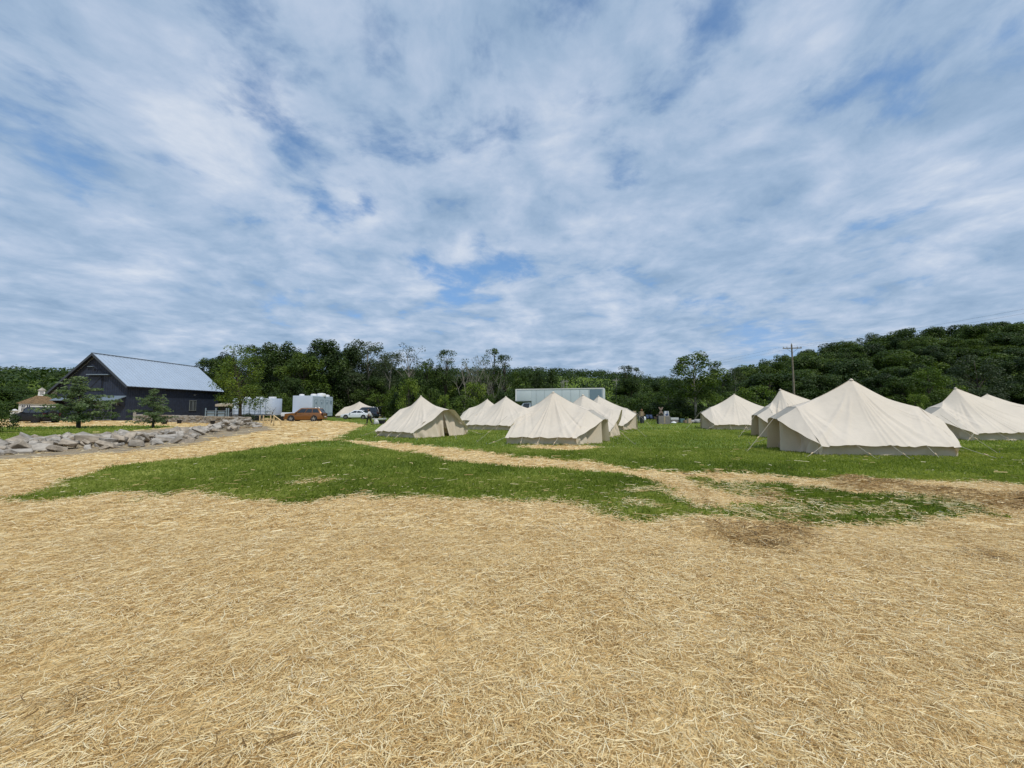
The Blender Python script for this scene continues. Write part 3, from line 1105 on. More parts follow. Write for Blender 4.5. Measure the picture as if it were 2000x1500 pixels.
def leaf_cloud(rg, centres, radii, n_per, size, tones, up=0.45, flat=0.85, jitter=0.38):
    """leaf-sized faces round the ends of the boughs. returns V, F, tone"""
    Vs, Ts = [], []
    for c, r_, t0 in zip(centres, radii, tones):
        n = max(4, int(n_per * (r_ ** 1.6)))
        d = rg.normal(size=(n, 3))
        d[:, 2] = d[:, 2] * 0.9 + 0.35
        d /= np.linalg.norm(d, axis=1)[:, None]
        rad_ = r_ * (0.40 + 0.62 * rg.random(n) ** 0.45)
        p = np.array(c)[None] + d * rad_[:, None] * np.array([1, 1, flat])[None]
        nrm = d * 0.7 + np.array([0, 0, up])[None] + rg.normal(0, jitter, (n, 3))
        nrm /= np.linalg.norm(nrm, axis=1)[:, None]
        a = np.cross(nrm, rg.normal(size=(n, 3)))
        a /= np.linalg.norm(a, axis=1)[:, None] + 1e-9
        b = np.cross(nrm, a)
        s_ = size * rg.uniform(0.55, 1.35, n)
        q = np.stack([p - a * s_[:, None] * 0.5, p + b * s_[:, None] * 0.33 - nrm * s_[:, None] * 0.08, p + a * s_[:, None] * 0.5, p - b * s_[:, None] * 0.33 - nrm * s_[:, None] * 0.08], 1)
        Vs.append(q.reshape(-1, 3))
        Ts.append(np.repeat(np.clip(t0 + rg.normal(0, 0.10, n), 0, 1), 4))
    V = np.concatenate(Vs); T = np.concatenate(Ts)
    F = np.arange(len(V)).reshape(-1, 4)
    return V, F, T


def make_tree(seed, H=12.0, R=4.5, base=0.22, shape='round', nb=46, n_per=46, leaf=0.38, cl=(0.9, 1.7), m='leaf_mid', bark='bark', gaps=0.0, trunk_r=0.22, lean=0.3):
    """a tapered trunk with limbs and a crown; returns (trunk mesh, crown mesh), foot at the origin"""
    rg = np.random.default_rng(seed)
    z0 = H * base
    cs, rs_, ts = [], [], []
    tries = 0
    lob = rg.uniform(0, 6.28, 4)
    while len(cs) < nb and tries < 4000:
        tries += 1
        h = rg.random()
        if shape == 'round':
            prof = math.sin(math.pi * (0.12 + 0.80 * h)) ** 0.7
        elif shape == 'column':
            prof = (math.sin(math.pi * (0.08 + 0.86 * h)) ** 0.45) * (1.0 - 0.25 * h)
        elif shape == 'spread':
            prof = (0.35 + 0.65 * math.sin(math.pi * min(1, 0.2 + 0.72 * h))) * (1 if h > 0.3 else 0.55 + 1.5 * h)
        elif shape == 'cone':
            prof = 1.05 - h
        else:                               # vase: widest near the top
            prof = 0.35 + 0.65 * math.sin(math.pi * (0.02 + 0.78 * h) ** 1.3)
        a = rg.uniform(0, 2 * math.pi)
        prof *= 0.82 + 0.22 * math.sin(2 * a + lob[0] + 3 * h) + 0.14 * math.sin(3 * a + lob[1] + 5 * h)
        rr = R * prof * (0.35 + 0.65 * rg.random() ** 0.5)
        c = np.array([rr * math.cos(a), rr * math.sin(a), z0 + (H - z0) * h * 0.93])
        if gaps and rg.random() < gaps:
            continue
        cs.append(c)
        rs_.append(rg.uniform(*cl) * (1.0 - 0.25 * h))
        ts.append(rg.uniform(0.1, 0.9))
    V, F, T = leaf_cloud(rg, cs, rs_, n_per, leaf, ts)
    V[:, 2] = np.minimum(V[:, 2], H + 0.4)
    crown = np_mesh('crown', V, F, MATS[m], {'tone': T})
    mb = MB()
    lx, ly = rg.normal(0, lean, 2)
    tp = [Vector((lx * t * t + 0.12 * math.sin(5 * t + seed), ly * t * t, H * 0.86 * t)) for t in np.linspace(0, 1, 9)]
    mb.tube(tp, [trunk_r * (1.35 if i == 0 else 1.0) * (1 - 0.88 * i / 8) + 0.012 for i in range(9)], 7)
    order = rg.permutation(len(cs))[:26]
    for i in order:
        c = Vector(cs[i])
        k = max(0.25, min(0.92, (c.z / H) - 0.15))
        p0 = Vector((lx * k * k + 0.12 * math.sin(5 * k + seed), ly * k * k, H * 0.86 * k))
        mid = p0.lerp(c, 0.5) + Vector((0, 0, 0.10 * (c - p0).length))
        r_ = trunk_r * 0.42 * (1 - 0.6 * k)
        mb.tube([p0, mid, c], [r_, r_ * 0.6, r_ * 0.15], 5, cap=False)
    me = bpy.data.meshes.new('trunk')
    me.from_pydata([tuple(v) for v in mb.v], [], mb.f)
    me.polygons.foreach_set('use_smooth', [True] * len(me.polygons))
    me.materials.append(MATS[bark])
    return me, crown


def make_bare(seed, H=11.0, m='leaf_grey', bark='pale_bark', spread=0.42, leaves=8, n0=5, depth=4, leaf=0.26):
    """a half dead tree: many bare limbs with sparse sprays of leaves"""
    rg = random.Random(seed)
    rgn = np.random.default_rng(seed)
    mb = MB()
    tips = []

    def limb(p, d, L, r_, lev):
        q = p
        pts = [p]
        dd = d.copy()
        for i in range(3):
            dd = (dd + Vector((rg.gauss(0, .12), rg.gauss(0, .12), 0.10))).normalized()
            q = q + dd * (L / 3)
            pts.append(q)
        mb.tube(pts, [r_, r_ * .85, r_ * .7, r_ * .5], 5 if lev < 2 else 4, cap=False)
        if lev >= depth:
            tips.append(q)
            return
        for k in range(rg.choice((2, 3, 3))):
            nd = (dd + Vector((rg.gauss(0, spread), rg.gauss(0, spread), rg.uniform(-0.05, 0.35)))).normalized()
            limb(pts[rg.choice((2, 3, 3))], nd, L * rg.uniform(.55, .8), r_ * .55, lev + 1)
        tips.append(q)

    for k in range(n0):
        a = rg.uniform(0, 6.28)
        limb(Vector((rg.gauss(0, .25), rg.gauss(0, .25), 0)), Vector((math.cos(a) * .22, math.sin(a) * .22, 1)).normalized(), H * rg.uniform(.34, .44), 0.10 + 0.06 * rg.random(), 1)
    zmax = max(v[2] for v in mb.v)
    k = H / zmax
    me = bpy.data.meshes.new('trunk')
    me.from_pydata([(v[0], v[1], v[2] * k) for v in mb.v], [], mb.f)
    me.polygons.foreach_set('use_smooth', [True] * len(me.polygons))
    me.materials.append(MATS[bark])
    cs = [np.array((t.x, t.y, t.z * k)) for t in tips]
    sel = [c for c in cs if rg.random() < 0.75]
    V, F, T = leaf_cloud(rgn, sel, [rg.uniform(.35, .8) for _ in sel], leaves, leaf, [rg.uniform(.2, .9) for _ in sel])
    return me, np_mesh('crown', V, F, MATS[m], {'tone': T})


def make_conifer(seed, H=5.0, R=2.4, tiers=15, m='needle'):
    """young pine with long, loose, nearly level boughs"""
    rg = np.random.default_rng(seed)
    mb = MB()
    mb.tube([(0, 0, 0), (0.03, 0, H * .5), (0, 0.02, H)], [0.12, 0.075, 0.015], 7)
    cs, rr, ts = [], [], []
    for i in range(tiers):
        h = 0.16 + 0.82 * i / (tiers - 1)
        nb_ = 6 if h < .8 else 3
        for k in range(nb_):
            a = rg.uniform(0, 6.28)
            Lb = R * (1.02 - h) ** 0.62 * rg.uniform(0.5, 1.12) * (0.8 if h < 0.28 else 1)
            p0 = Vector((0, 0, H * h))
            tip = p0 + Vector((math.cos(a) * Lb, math.sin(a) * Lb, Lb * rg.uniform(-0.05, 0.30)))
            mb.tube([p0, p0.lerp(tip, .5) + Vector((0, 0, .06)), tip], [.03, .02, .008], 4, cap=False)
            for t in np.linspace(.28, 1.0, max(2, int(Lb / 0.30))):
                c = p0.lerp(tip, float(t))
                cs.append(np.array(c) + rg.normal(0, .07, 3)); rr.append(rg.uniform(.18, .34)); ts.append(rg.uniform(.1, .9))
    cs.append(np.array((0, 0, H))); rr.append(.2); ts.append(.8)
    V, F, T = leaf_cloud(rg, cs, rr, 170, 0.16, ts, up=0.3, flat=0.6, jitter=0.7)
    me = bpy.data.meshes.new('trunk')
    me.from_pydata([tuple(v) for v in mb.v], [], mb.f)
    me.materials.append(MATS['bark'])
    return me, np_mesh('crown', V, F, MATS[m], {'tone': T})


KIND = {}


def kind(name, H, W, pair):
    co = np.empty(len(pair[1].vertices) * 3, np.float32)
    pair[1].vertices.foreach_get('co', co)
    co = co.reshape(-1, 3)
    KIND[name] = (max(H, float(np.percentile(co[:, 2], 99.7))), float(np.percentile(co[:, 0], 99) - np.percentile(co[:, 0], 1)), pair)


for i in range(3):
    kind('dark%d' % i, 13, 10, make_tree(100 + i, 13, 5.0, 0.04, 'round', 74, 150, 0.33, (1.1, 2.1), 'leaf_dark'))
for i in range(3):
    kind('mid%d' % i, 12, 9, make_tree(120 + i, 12, 4.6, 0.05, 'round', 68, 150, 0.32, (1.0, 1.9), 'leaf_mid'))
for i in range(2):
    kind('tall%d' % i, 14, 6, make_tree(140 + i, 14, 3.4, 0.06, 'column', 64, 150, 0.29, (0.8, 1.6), 'leaf_dark'))
kind('light0', 10, 8, make_tree(150, 10, 4.0, 0.05, 'round', 52, 120, 0.28, (0.8, 1.6), 'leaf_light'))
kind('grey0', 14, 9, make_tree(160, 14, 4.6, 0.08, 'round', 96, 130, 0.23, (0.7, 1.5), 'leaf_grey', 'pale_bark'))
kind('grey1', 12, 10, make_tree(162, 12, 5.0, 0.05, 'round', 70, 130, 0.27, (0.9, 1.7), 'leaf_grey'))
kind('airy0', 12, 7, make_tree(165, 12, 3.4, 0.20, 'column', 44, 60, 0.20, (0.55, 1.0), 'leaf_grey', 'pale_bark', lean=.6))
kind('airy1', 12, 6, make_tree(166, 12, 2.6, 0.50, 'round', 26, 110, 0.24, (0.7, 1.3), 'leaf_dark', 'bark', lean=.9))
kind('sapling', 10, 6.4, make_tree(170, 10, 3.1, 0.20, 'column', 84, 150, 0.17, (0.55, 1.05), 'leaf_light', trunk_r=.15))
kind('road', 9, 5.8, make_tree(180, 9, 3.0, 0.34, 'round', 96, 170, 0.21, (0.45, 0.95), 'leaf_mid', 'pale_bark', trunk_r=.13, lean=.15))
for i in range(2):
    kind('bush%d' % i, 4, 6, make_tree(190 + i, 4.0, 3.2, 0.0, 'round', 46, 150, 0.21, (0.6, 1.15), 'leaf_mid', trunk_r=.08))
    kind('darkbush%d' % i, 4, 6, make_tree(195 + i, 4.0, 3.2, 0.0, 'round', 46, 150, 0.21, (0.6, 1.15), 'leaf_dark', trunk_r=.08))
    kind('lightbush%d' % i, 3.4, 4, make_tree(205 + i, 3.4, 2.3, 0.0, 'round', 36, 160, 0.18, (0.5, 0.95), 'leaf_light', trunk_r=.07))
for i in range(4):
    kind('hill%d' % i, 11, 10, make_tree(300 + i, 11, 5.4, 0.10, 'round', 24, 120, 0.42, (1.7, 3.0), ('leaf_dark', 'leaf_mid', 'leaf_mid', 'leaf_hill')[i]))
kind('fir', 13, 6, make_tree(210, 13, 3.6, 0.03, 'cone', 62, 110, 0.30, (0.7, 1.3), 'leaf_dark'))
kind('bare0', 12, 7, make_bare(220, 12))
kind('bare1', 10, 7, make_bare(221, 10, leaves=3, spread=.5))
kind('bare2', 8, 6, make_bare(223, 8, leaves=3, spread=.5, depth=3))
kind('pine0', 5, 4.6, make_conifer(230))
kind('pine1', 5, 4.6, make_conifer(231, tiers=13))
kind('spindly', 2.2, 1.2, make_tree(240, 2.2, 0.8, 0.15, 'round', 16, 60, 0.11, (0.2, 0.36), 'leaf_dark', trunk_r=.03))


TRI = [0]


def plant(kd, px, top, Y, width, label, cat='tree', group=None, name='tree', rz=None, foot=None):
    """a tree whose middle stands at px, its top at the height of row `top`, `width` pixels wide, Y metres off"""
    H0, W0, (tm, cm) = KIND[kd]
    p = at(px, top, Y)
    g = float(terrain(p.x, Y)) if foot is None else foot
    sz = (p.z - g) / H0
    wm = width * Y / FPX
    sx = wm / W0
    root = thing(name, label, cat, (p.x, Y, g - 0.05), random.uniform(0, 6.28) if rz is None else rz, group)
    root.scale = (sx, sx, sz)
    t_ = link_mesh('trunk', tm, root)
    c_ = link_mesh('crown', cm, root)
    return root


# the belt of big trees on the far side of the field
GB = 'belt of trees behind the parked vehicles'
for kd, px, top, Y, w, lab in [
    ('dark0', 412, 700, 74, 62, 'dark tree just beyond the right end of the barn roof'),
    ('dark1', 440, 688, 82, 60, 'dark tree behind the slender light green tree'),
    ('dark2', 548, 664, 74, 105, 'big dark round tree behind the gap between both white trailers'),
    ('tall0', 507, 672, 78, 62, 'dark tall tree just right of the slender light green tree'),
    ('mid1', 595, 690, 70, 70, 'mid green tree above the left part of the boxy trailer'),
    ('dark0', 632, 664, 76, 92, 'big dark tree with a bumpy top above the boxy trailer'),
    ('dark1', 690, 672, 86, 85, 'dark tree behind the far tent by the sedan'),
    ('grey0', 722, 661, 83, 92, 'tall grey green tree with a rounded sparse top'),
    ('grey0', 762, 684, 80, 66, 'greyish tree on the right shoulder of the tall rounded one'),
    ('airy0', 800, 667, 74, 56, 'thin see-through tree with wispy upright branches'),
    ('mid0', 838, 700, 70, 62, 'mid green tree between the wispy one and the ivy clad one'),
    ('airy1', 872, 680, 68, 44, 'slim tree with a dark leafy mast top, left of the dead branches'),
    ('bare0', 905, 690, 64, 62, 'half dead tree with many pale bare branches'),
    ('airy1', 962, 678, 66, 40, 'tall tree with two leafy heads leaning right, before the far ridge'),
    ('airy1', 985, 690, 66, 38, 'smaller leaning head of leaves right of the two headed tree'),
    ('bare1', 955, 722, 60, 50, 'small dead tree with pale bare limbs below the two headed tree'),
    ('bare2', 680, 752, 82, 30, 'pale dead stems before the dark trees near the far tent'),
    ('mid2', 1010, 722, 80, 60, 'round mid green tree left of the box truck roof'),
    ('dark2', 1045, 722, 95, 60, 'dark tree directly above the front of the box truck'),
    ('fir', 1078, 716, 100, 44, 'pointed dark conifer above the middle of the box truck'),
    ('dark0', 655, 735, 84, 70, 'low dark tree right behind the boxy trailer'),
    ('dark1', 735, 735, 76, 70, 'low dark tree behind the dark wagon'),
    ('dark2', 480, 735, 66, 60, 'low dark tree behind the row of trailer doors'),
    ('dark0', 800, 735, 66, 70, 'low dark tree under the wispy see-through tree'),
    ('dark1', 930, 740, 66, 60, 'low dark tree under the half dead tree'),
    ('dark2', 570, 735, 64, 60, 'low dark tree between both trailers'),
    ('dark1', 525, 690, 92, 80, 'dark rear tree seen between the slender tree and the big round one'),
    ('dark0', 590, 685, 94, 80, 'dark rear tree filling the notch left of the bumpy topped tree'),
    ('mid1', 665, 690, 94, 80, 'mid green rear tree filling the notch right of the bumpy topped tree'),
    ('dark2', 745, 700, 92, 90, 'dark rear tree low behind the tall rounded grey green one'),
    ('dark1', 790, 715, 92, 80, 'dark rear tree low behind the wispy see-through tree'),
    ('mid0', 850, 722, 90, 80, 'mid green rear tree low behind the slim mast topped tree'),
    ('dark0', 905, 732, 90, 80, 'dark rear tree low behind the half dead tree'),
    ('dark2', 960, 730, 90, 80, 'dark rear tree low behind the two headed tree'),
    ('dark1', 455, 700, 90, 70, 'dark rear tree peeking out behind the slender light green tree'),
]:
    plant(kd, px, top, Y, w, lab, 'tree', GB)
# slender tree in front of the trailer
plant('sapling', 474, 668, 45, 96, 'slender light green tree standing before the trailer with many doors', 'tree', name='slender_tree')

# bushes at the foot of the belt
GU = 'bushes at the foot of the tree belt'
k = 0
for kd, px, top, Y, w, lab in [
    ('bush0', 550, 768, 58, 46, 'dull green bush between both white trailers'),
    ('lightbush0', 645, 780, 76, 40, 'small light bush beside the far tent'),
    ('darkbush0', 712, 765, 80, 60, 'dark bush behind the white sedan'),
    ('lightbush1', 745, 768, 73, 60, 'light green bush behind the tailgate of the dark wagon'),
    ('lightbush0', 775, 752, 70, 50, 'yellow green bush left of the peak of the arched door tent'),
    ('darkbush1', 795, 775, 62, 60, 'dark bush just behind the left slope of the arched door tent'),
    ('lightbush1', 800, 738, 58, 50, 'tall yellow green bush with a rounded head above the arched door tent'),
    ('bush1', 840, 758, 56, 56, 'mid green bush right above the peak of the arched door tent'),
    ('lightbush0', 868, 770, 54, 40, 'yellowish bush right of the peak of the arched door tent'),
    ('bush0', 905, 772, 52, 60, 'green bush behind the porch of the arched door tent'),
    ('lightbush1', 930, 745, 56, 56, 'yellow green bush under the dead branches'),
    ('bush1', 955, 770, 54, 40, 'green bush behind the small distant tent'),
    ('darkbush0', 985, 760, 58, 70, 'dark bush left of the box truck cab'),
    ('bush0', 870, 800, 50, 46, 'low bush at the lawn edge beside the arched door tent'),
    ('darkbush1', 480, 806, 50, 40, 'low dark bush under the trailer with many doors'),
    ('darkbush0', 1020, 775, 60, 50, 'dark bush behind the cab of the box truck'),
]:
    plant(kd, px, top, Y, w, lab, 'bush', GU, name='bush')

# hedge and trees right of the box truck
GH = 'row of big shrubs along the right side of the lawn'
for kd, px, top, Y, w, lab in [
    ('bush0', 1215, 772, 74, 60, 'shrub right behind the rear of the box truck'),
    ('bush1', 1255, 765, 64, 70, 'mid green shrub left end of the big dark shrub row'),
    ('darkbush0', 1270, 785, 60, 70, 'dark shrub behind the bending person'),
    ('bush0', 1305, 762, 62, 80, 'mid green shrub behind the stack with the crossed legs'),
    ('darkbush1', 1320, 784, 58, 80, 'dark shrub behind the brown carton'),
    ('bush1', 1345, 768, 64, 70, 'shrub behind the tall thin roadside tree, on its left'),
    ('lightbush0', 1385, 764, 60, 64, 'light green shrub left of the cream tent beside the roadside tree'),
    ('darkbush0', 1370, 788, 57, 70, 'dark shrub at the foot of the roadside tree'),
    ('lightbush1', 1470, 752, 62, 72, 'light green shrub behind the peak of the tent by the roadside tree'),
    ('bush0', 1440, 765, 66, 70, 'mid green shrub behind the tent by the roadside tree'),
    ('bush1', 1520, 770, 66, 70, 'shrub behind the tent half hidden by the largest tent'),
]:
    plant(kd, px, top, Y, w, lab, 'shrub', GH, name='shrub')
plant('road', 1354, 688, 56, 84, 'tall thin tree with a pale trunk between the boxes and the right tents', 'tree', name='roadside_tree')
for kd, px, top, Y, w, lab in [
    ('airy1', 1222, 712, 90, 34, 'dark tree with two uneven heads right of the box truck'),
    ('airy1', 1240, 716, 92, 32, 'right hand head of the two uneven dark trees by the field pole'),
    ('dark0', 1232, 738, 88, 64, 'low dark tree below the two uneven heads'),
    ('dark1', 1285, 745, 98, 70, 'dark tree before the far ridge, left of the roadside tree'),
    ('tall1', 1410, 722, 84, 42, 'dark egg shaped tree just right of the roadside tree'),
    ('grey0', 1435, 716, 118, 40, 'greyish far tree behind the dark egg shaped one'),
    ('tall0', 1392, 716, 118, 22, 'narrow dark tree behind the crown of the roadside tree'),
]:
    plant(kd, px, top, Y, w, lab, 'tree', 'trees right of the box truck')
# trees before the right hand hill
for kd, px, top, Y, w, lab in [
    ('dark0', 1500, 728, 86, 110, 'wide dark tree left of the wooden utility pole'),
    ('dark1', 1555, 728, 84, 100, 'wide dark tree right behind the utility pole'),
    ('dark2', 1610, 730, 84, 90, 'dark tree above the left slope of the largest tent'),
    ('mid0', 1668, 712, 104, 76, 'mid green tree above the peak of the largest tent'),
    ('light0', 1812, 714, 84, 72, 'lime green tree left of the right hand tent peak'),
    ('mid2', 1765, 735, 82, 90, 'mid green tree above the right slope of the largest tent'),
    ('grey1', 1905, 690, 92, 110, 'big grey green round tree above the right hand tents'),
    ('dark1', 1720, 730, 86, 80, 'dark tree above the middle of the largest tent'),
    ('lightbush1', 1790, 768, 74, 40, 'light green bush beside the right end of the largest tent'),
    ('dark0', 1960, 750, 96, 70, 'low dark tree at the far right above the last tent'),
    ('dark2', 2030, 735, 95, 100, 'dark tree cut by the right edge of the picture'),
]:
    plant(kd, px, top, Y, w, lab, 'tree', 'trees before the right hand hill')

# wood on the right hand hill: every tree its own object, meshes shared
HW = 'trees of the wood covering the right hand hill'
rgw = random.Random(5)
cells = []
for Y in (108, 122, 136, 150, 164, 178, 194):
    step = 9.4
    x0, x1 = 0.42 * Y, 1.62 * Y
    n = int((x1 - x0) / step)
    for i in range(n):
        x = x0 + (i + rgw.uniform(.1, .9)) * step
        px = 1000 + FPX * x / Y
        if px < 1440 + (Y - 112) * 0.3:
            continue
        if 1470 < px < 1520 and Y < 118: continue
        cells.append((x, Y + rgw.uniform(-5, 5)))
HILLK = ['hill0', 'hill1', 'hill2', 'hill3', 'hill0', 'hill1', 'hill2', 'mid0', 'dark1', 'hill3']
TONE = {'hill0': 'd', 'hill1': 'm', 'hill2': 'm', 'hill3': 'l', 'mid0': 'm', 'dark1': 'd', 'light0': 'l'}
rgw.shuffle(cells)
for (x, Y) in cells[:250]:
    kd = rgw.choice(HILLK)
    H0, W0, (tm, cm) = KIND[kd]
    g = float(terrain(x, Y))
    hgt = rgw.uniform(7.5, 15.5)
    wid = rgw.uniform(10, 15.5)
    lab = {'d': 'dark green tree of the wood on the right hand hill', 'm': 'mid green tree of the wood on the right hand hill', 'l': 'light green tree of the wood on the right hand hill'}[TONE[kd]]
    c_ = link_mesh('tree', cm)
    c_.location = (x, Y, g - 0.4); c_.rotation_euler = (0, 0, rgw.uniform(0, 6.28)); c_.scale = (wid / W0, wid / W0, hgt / H0)
    pxl_ = 1000 + FPX * x / Y
    slope = 'foot' if Y < 118 else 'lower slope' if Y < 142 else 'upper slope' if Y < 172 else 'crest'
    over = 'left of the utility pole' if pxl_ < 1545 else 'above the largest tent' if pxl_ < 1760 else 'above the right tent gap' if pxl_ < 1860 else 'above the right hand tents' if pxl_ < 2000 else 'at the right edge'
    size_ = 'broad' if wid > 13.7 else 'slim' if wid < 11.8 else 'round'
    tag(c_, '%s %s tree, %s of the wooded hill, %s' % (size_, lab.split(' tree')[0], slope, over), 'tree', HW)

# wood behind the barn on the left
LW = 'trees of the wood left of the barn'
for i in range(64):
    Y = rgw.uniform(75, 230)
    px = rgw.uniform(-330, 175 if Y > 100 else 95)
    x = (px - 1000) / FPX * Y
    kd = rgw.choice(HILLK)
    H0, W0, (tm, cm) = KIND[kd]
    hgt = rgw.uniform(4.0, 6.5) if Y < 110 else rgw.uniform(6, 9.5)
    wid = rgw.uniform(7, 11)
    lab = {'d': 'dark green tree of the wood on the left', 'm': 'mid green tree of the wood on the left', 'l': 'light green tree of the wood on the left'}[TONE[kd]]
    c_ = link_mesh('tree', cm)
    c_.location = (x, Y, float(terrain(x, Y)) - 0.3); c_.rotation_euler = (0, 0, rgw.uniform(0, 6.28)); c_.scale = (wid / W0, wid / W0, hgt / H0)
    tag(c_, lab + (', behind the cottage' if px > 20 else ', at the left edge') + (', near the yard' if Y < 120 else ', on the hillside' if Y < 175 else ', near the skyline'), 'tree', LW)


# far woods on the ridges: one mass
def far_wood(name, pxs, Ys, n, hh, label, seed, m, keep=None):
    rg = np.random.default_rng(seed)
    Y = np.sqrt(rg.uniform(Ys[0] ** 2, Ys[1] ** 2, n))
    px = rg.uniform(pxs[0], pxs[1], n)
    x = (px - 1000) / FPX * Y
    if keep is not None:
        k_ = keep(px, Y); x, Y = x[k_], Y[k_]
    g = terrain(x, Y)
    h = rg.uniform(hh[0], hh[1], len(x))
    cs = [np.array((a, b, c + d * 0.55)) for a, b, c, d in zip(x, Y, g, h)]
    V, F, T = leaf_cloud(rg, cs, h * 0.62, 2.0, 1.75, rg.uniform(.0, .7, len(x)), up=0.3, flat=0.75, jitter=0.3)
    o = link_mesh(name, np_mesh(name, V, F, MATS[m], {'tone': T}))
    return tag(o, label, 'woods', None, 'stuff')


far_wood('far_woods', (520, 1460), (235, 640), 2500, (8, 13), 'far dark woods covering the ridge behind the box truck', 3, 'leaf_dark', lambda p, Y: ~((p > 1188) & (p < 1222) & (Y < 290)))
far_wood('hillside_woods', (-420, 420), (150, 420), 1200, (6, 11), 'woods on the low hill behind the barn and cottage', 4, 'leaf_dark')

# dark foliage at the far left edge and the young trees on the left lawn
plant('darkbush0', -22, 775, 26, 72, 'dark evergreen bush cut by the left edge of the picture', 'bush', name='evergreen_bush')
plant('pine0', 160, 736, 33, 84, 'loose young pine tree before the barn gable', 'tree', name='pine_tree', foot=0)
plant('pine1', 303, 760, 33.5, 58, 'smaller young pine tree before the long barn wall', 'tree', name='pine_tree', foot=0)
plant('spindly', 530, 790, 44, 22, 'thin sapling with few leaves before the right end of the trailer with doors', 'sapling', name='sapling', foot=0)
for px, top, w, lab in ((282, 809, 22, 'small shrub at the stone wall, left of the young pine trunk'), (318, 808, 24, 'small shrub at the stone wall, right of the young pine trunk')):
    plant('spindly', px, top, 40, w, lab, 'shrub', 'shrubs along the stone wall', name='shrub', foot=0)
# ================================================================== BUILDINGS
mat('navy_wood', (0.022, 0.031, 0.055), 0.65, var=0.25, vscale=2)
mat('navy_dark', (0.012, 0.015, 0.022), 0.7)
mat('roof_metal', (0.46, 0.54, 0.64), 0.42, 0.25, 0.5, var=0.06, vscale=.5)
mat('pent_metal', (0.22, 0.28, 0.34), 0.45, 0.3, 0.5)
mat('trim_grey', (0.16, 0.18, 0.20), 0.6)
mat('barge_grey', (0.045, 0.055, 0.07), 0.6)
mat('pale_frame', (0.16, 0.18, 0.18), 0.6)
mat('window_glass', (0.015, 0.02, 0.03), 0.08, 0, 0.8)
mat('white_paint', (0.72, 0.72, 0.72), 0.6, var=0.1, vscale=2)
mat('white_wall', (0.62, 0.63, 0.64), 0.7, var=0.12, vscale=1.5)
mat('brown_shingle', (0.25, 0.165, 0.085), 0.85, var=0.5, vscale=5, bump=.5, bscale=12)
mat('tan_roof', (0.42, 0.37, 0.29), 0.8, var=0.2)
mat('stone', (0.43, 0.39, 0.335), 0.9, var=0.45, vscale=2.5, bump=.6, bscale=9)
mat('stone_warm', (0.43, 0.365, 0.285), 0.9, var=0.45, vscale=2.5, bump=.6, bscale=9)
mat('concrete', (0.42, 0.41, 0.39), 0.9, var=0.2, vscale=4)
mat('blue_grey', (0.22, 0.29, 0.34), 0.6, var=.2)
mat('old_post', (0.40, 0.37, 0.32), 0.85, var=0.3, vscale=6)
mat('new_wood', (0.60, 0.45, 0.24), 0.75, var=0.25, vscale=5)
mat('utility_wood', (0.23, 0.19, 0.145), 0.9, var=0.3, vscale=3)
mat('black_plastic', (0.010, 0.010, 0.012), 0.45)

# ---- barn
BX0, BX1, BY0, BY1 = -62.7, -53.1, 53.0, 69.6
RX, RZ = -57.7, 9.15
ER, EL = 5.05, 4.05
barn = thing('barn', 'dark navy barn with a pale standing seam metal roof', 'barn', (-57.7, 61, 0))
off = Vector((-57.7, 61, 0))


def bm_at(fn, name, m, parent, smooth=False):
    mb = MB(); fn(mb)
    mb.v = [tuple(Vector(v) - off) for v in mb.v]
    return mb.build(name, m, parent, smooth)


def _(mb):
    sec = [(BX0, 0), (BX1, 0), (BX1, ER), (RX, RZ - 0.28), (BX0, EL + .42)]
    mb.prism([(x, BY0, z) for x, z in sec], (0, BY1 - BY0, 0))
bm_at(_, 'wall', MATS['navy_wood'], barn)


def _(mb):
    x = BX0 + .15
    while x < BX1:
        zt = (RZ - .3) - abs(x - RX) * (0.955 if x > RX else 0.90) - .1
        mb.box((x, BY0 - .007, zt / 2), (.05, .016, zt))
        x += .32
    y = BY0 + .2
    while y < BY1:
        mb.box((BX1 + .012, y, ER / 2 - .1), (.03, .05, ER - .25))
        y += .32
o = bm_at(_, 'batten', MATS['navy_wood'], barn); o['kind'] = 'stuff'


OVR, OVG = .45, .55
sr = (RZ - ER) / (BX1 - RX)


def roof_side(x_e, z_e):
    def f(mb):
        n = Vector((-(z_e - RZ), 0, (x_e - RX))).normalized()
        if n.z < 0: n = -n
        t = n * 0.10
        mb.prism([Vector((RX, BY0 - OVG, RZ)), Vector((x_e, BY0 - OVG, z_e)), Vector((x_e, BY0 - OVG, z_e)) + t, Vector((RX, BY0 - OVG, RZ)) + t], (0, BY1 - BY0 + 2 * OVG, 0))
    return f


xe_r, ze_r = BX1 + OVR, ER - OVR * sr
xe_l, ze_l = BX0 - 1.0, RZ - (RX - (BX0 - 1.0)) * .925
bm_at(roof_side(xe_r, ze_r), 'roof', MATS['roof_metal'], barn)
bm_at(roof_side(xe_l, ze_l), 'roof', MATS['roof_metal'], barn)


def soffit(x_e, z_e, ya, yb):
    return lambda mb: mb.prism([(RX, ya, RZ - .012), (x_e, ya, z_e - .012), (x_e, ya, z_e - .045), (RX, ya, RZ - .045)], (0, yb - ya, 0))
for xe, ze in ((xe_r, ze_r), (xe_l, ze_l)):
    for ya, yb in ((BY0 - OVG + .01, BY0 - .02), (BY1 + .02, BY1 + OVG - .01)):
        bm_at(soffit(xe, ze, ya, yb), 'soffit', MATS['navy_dark'], barn)


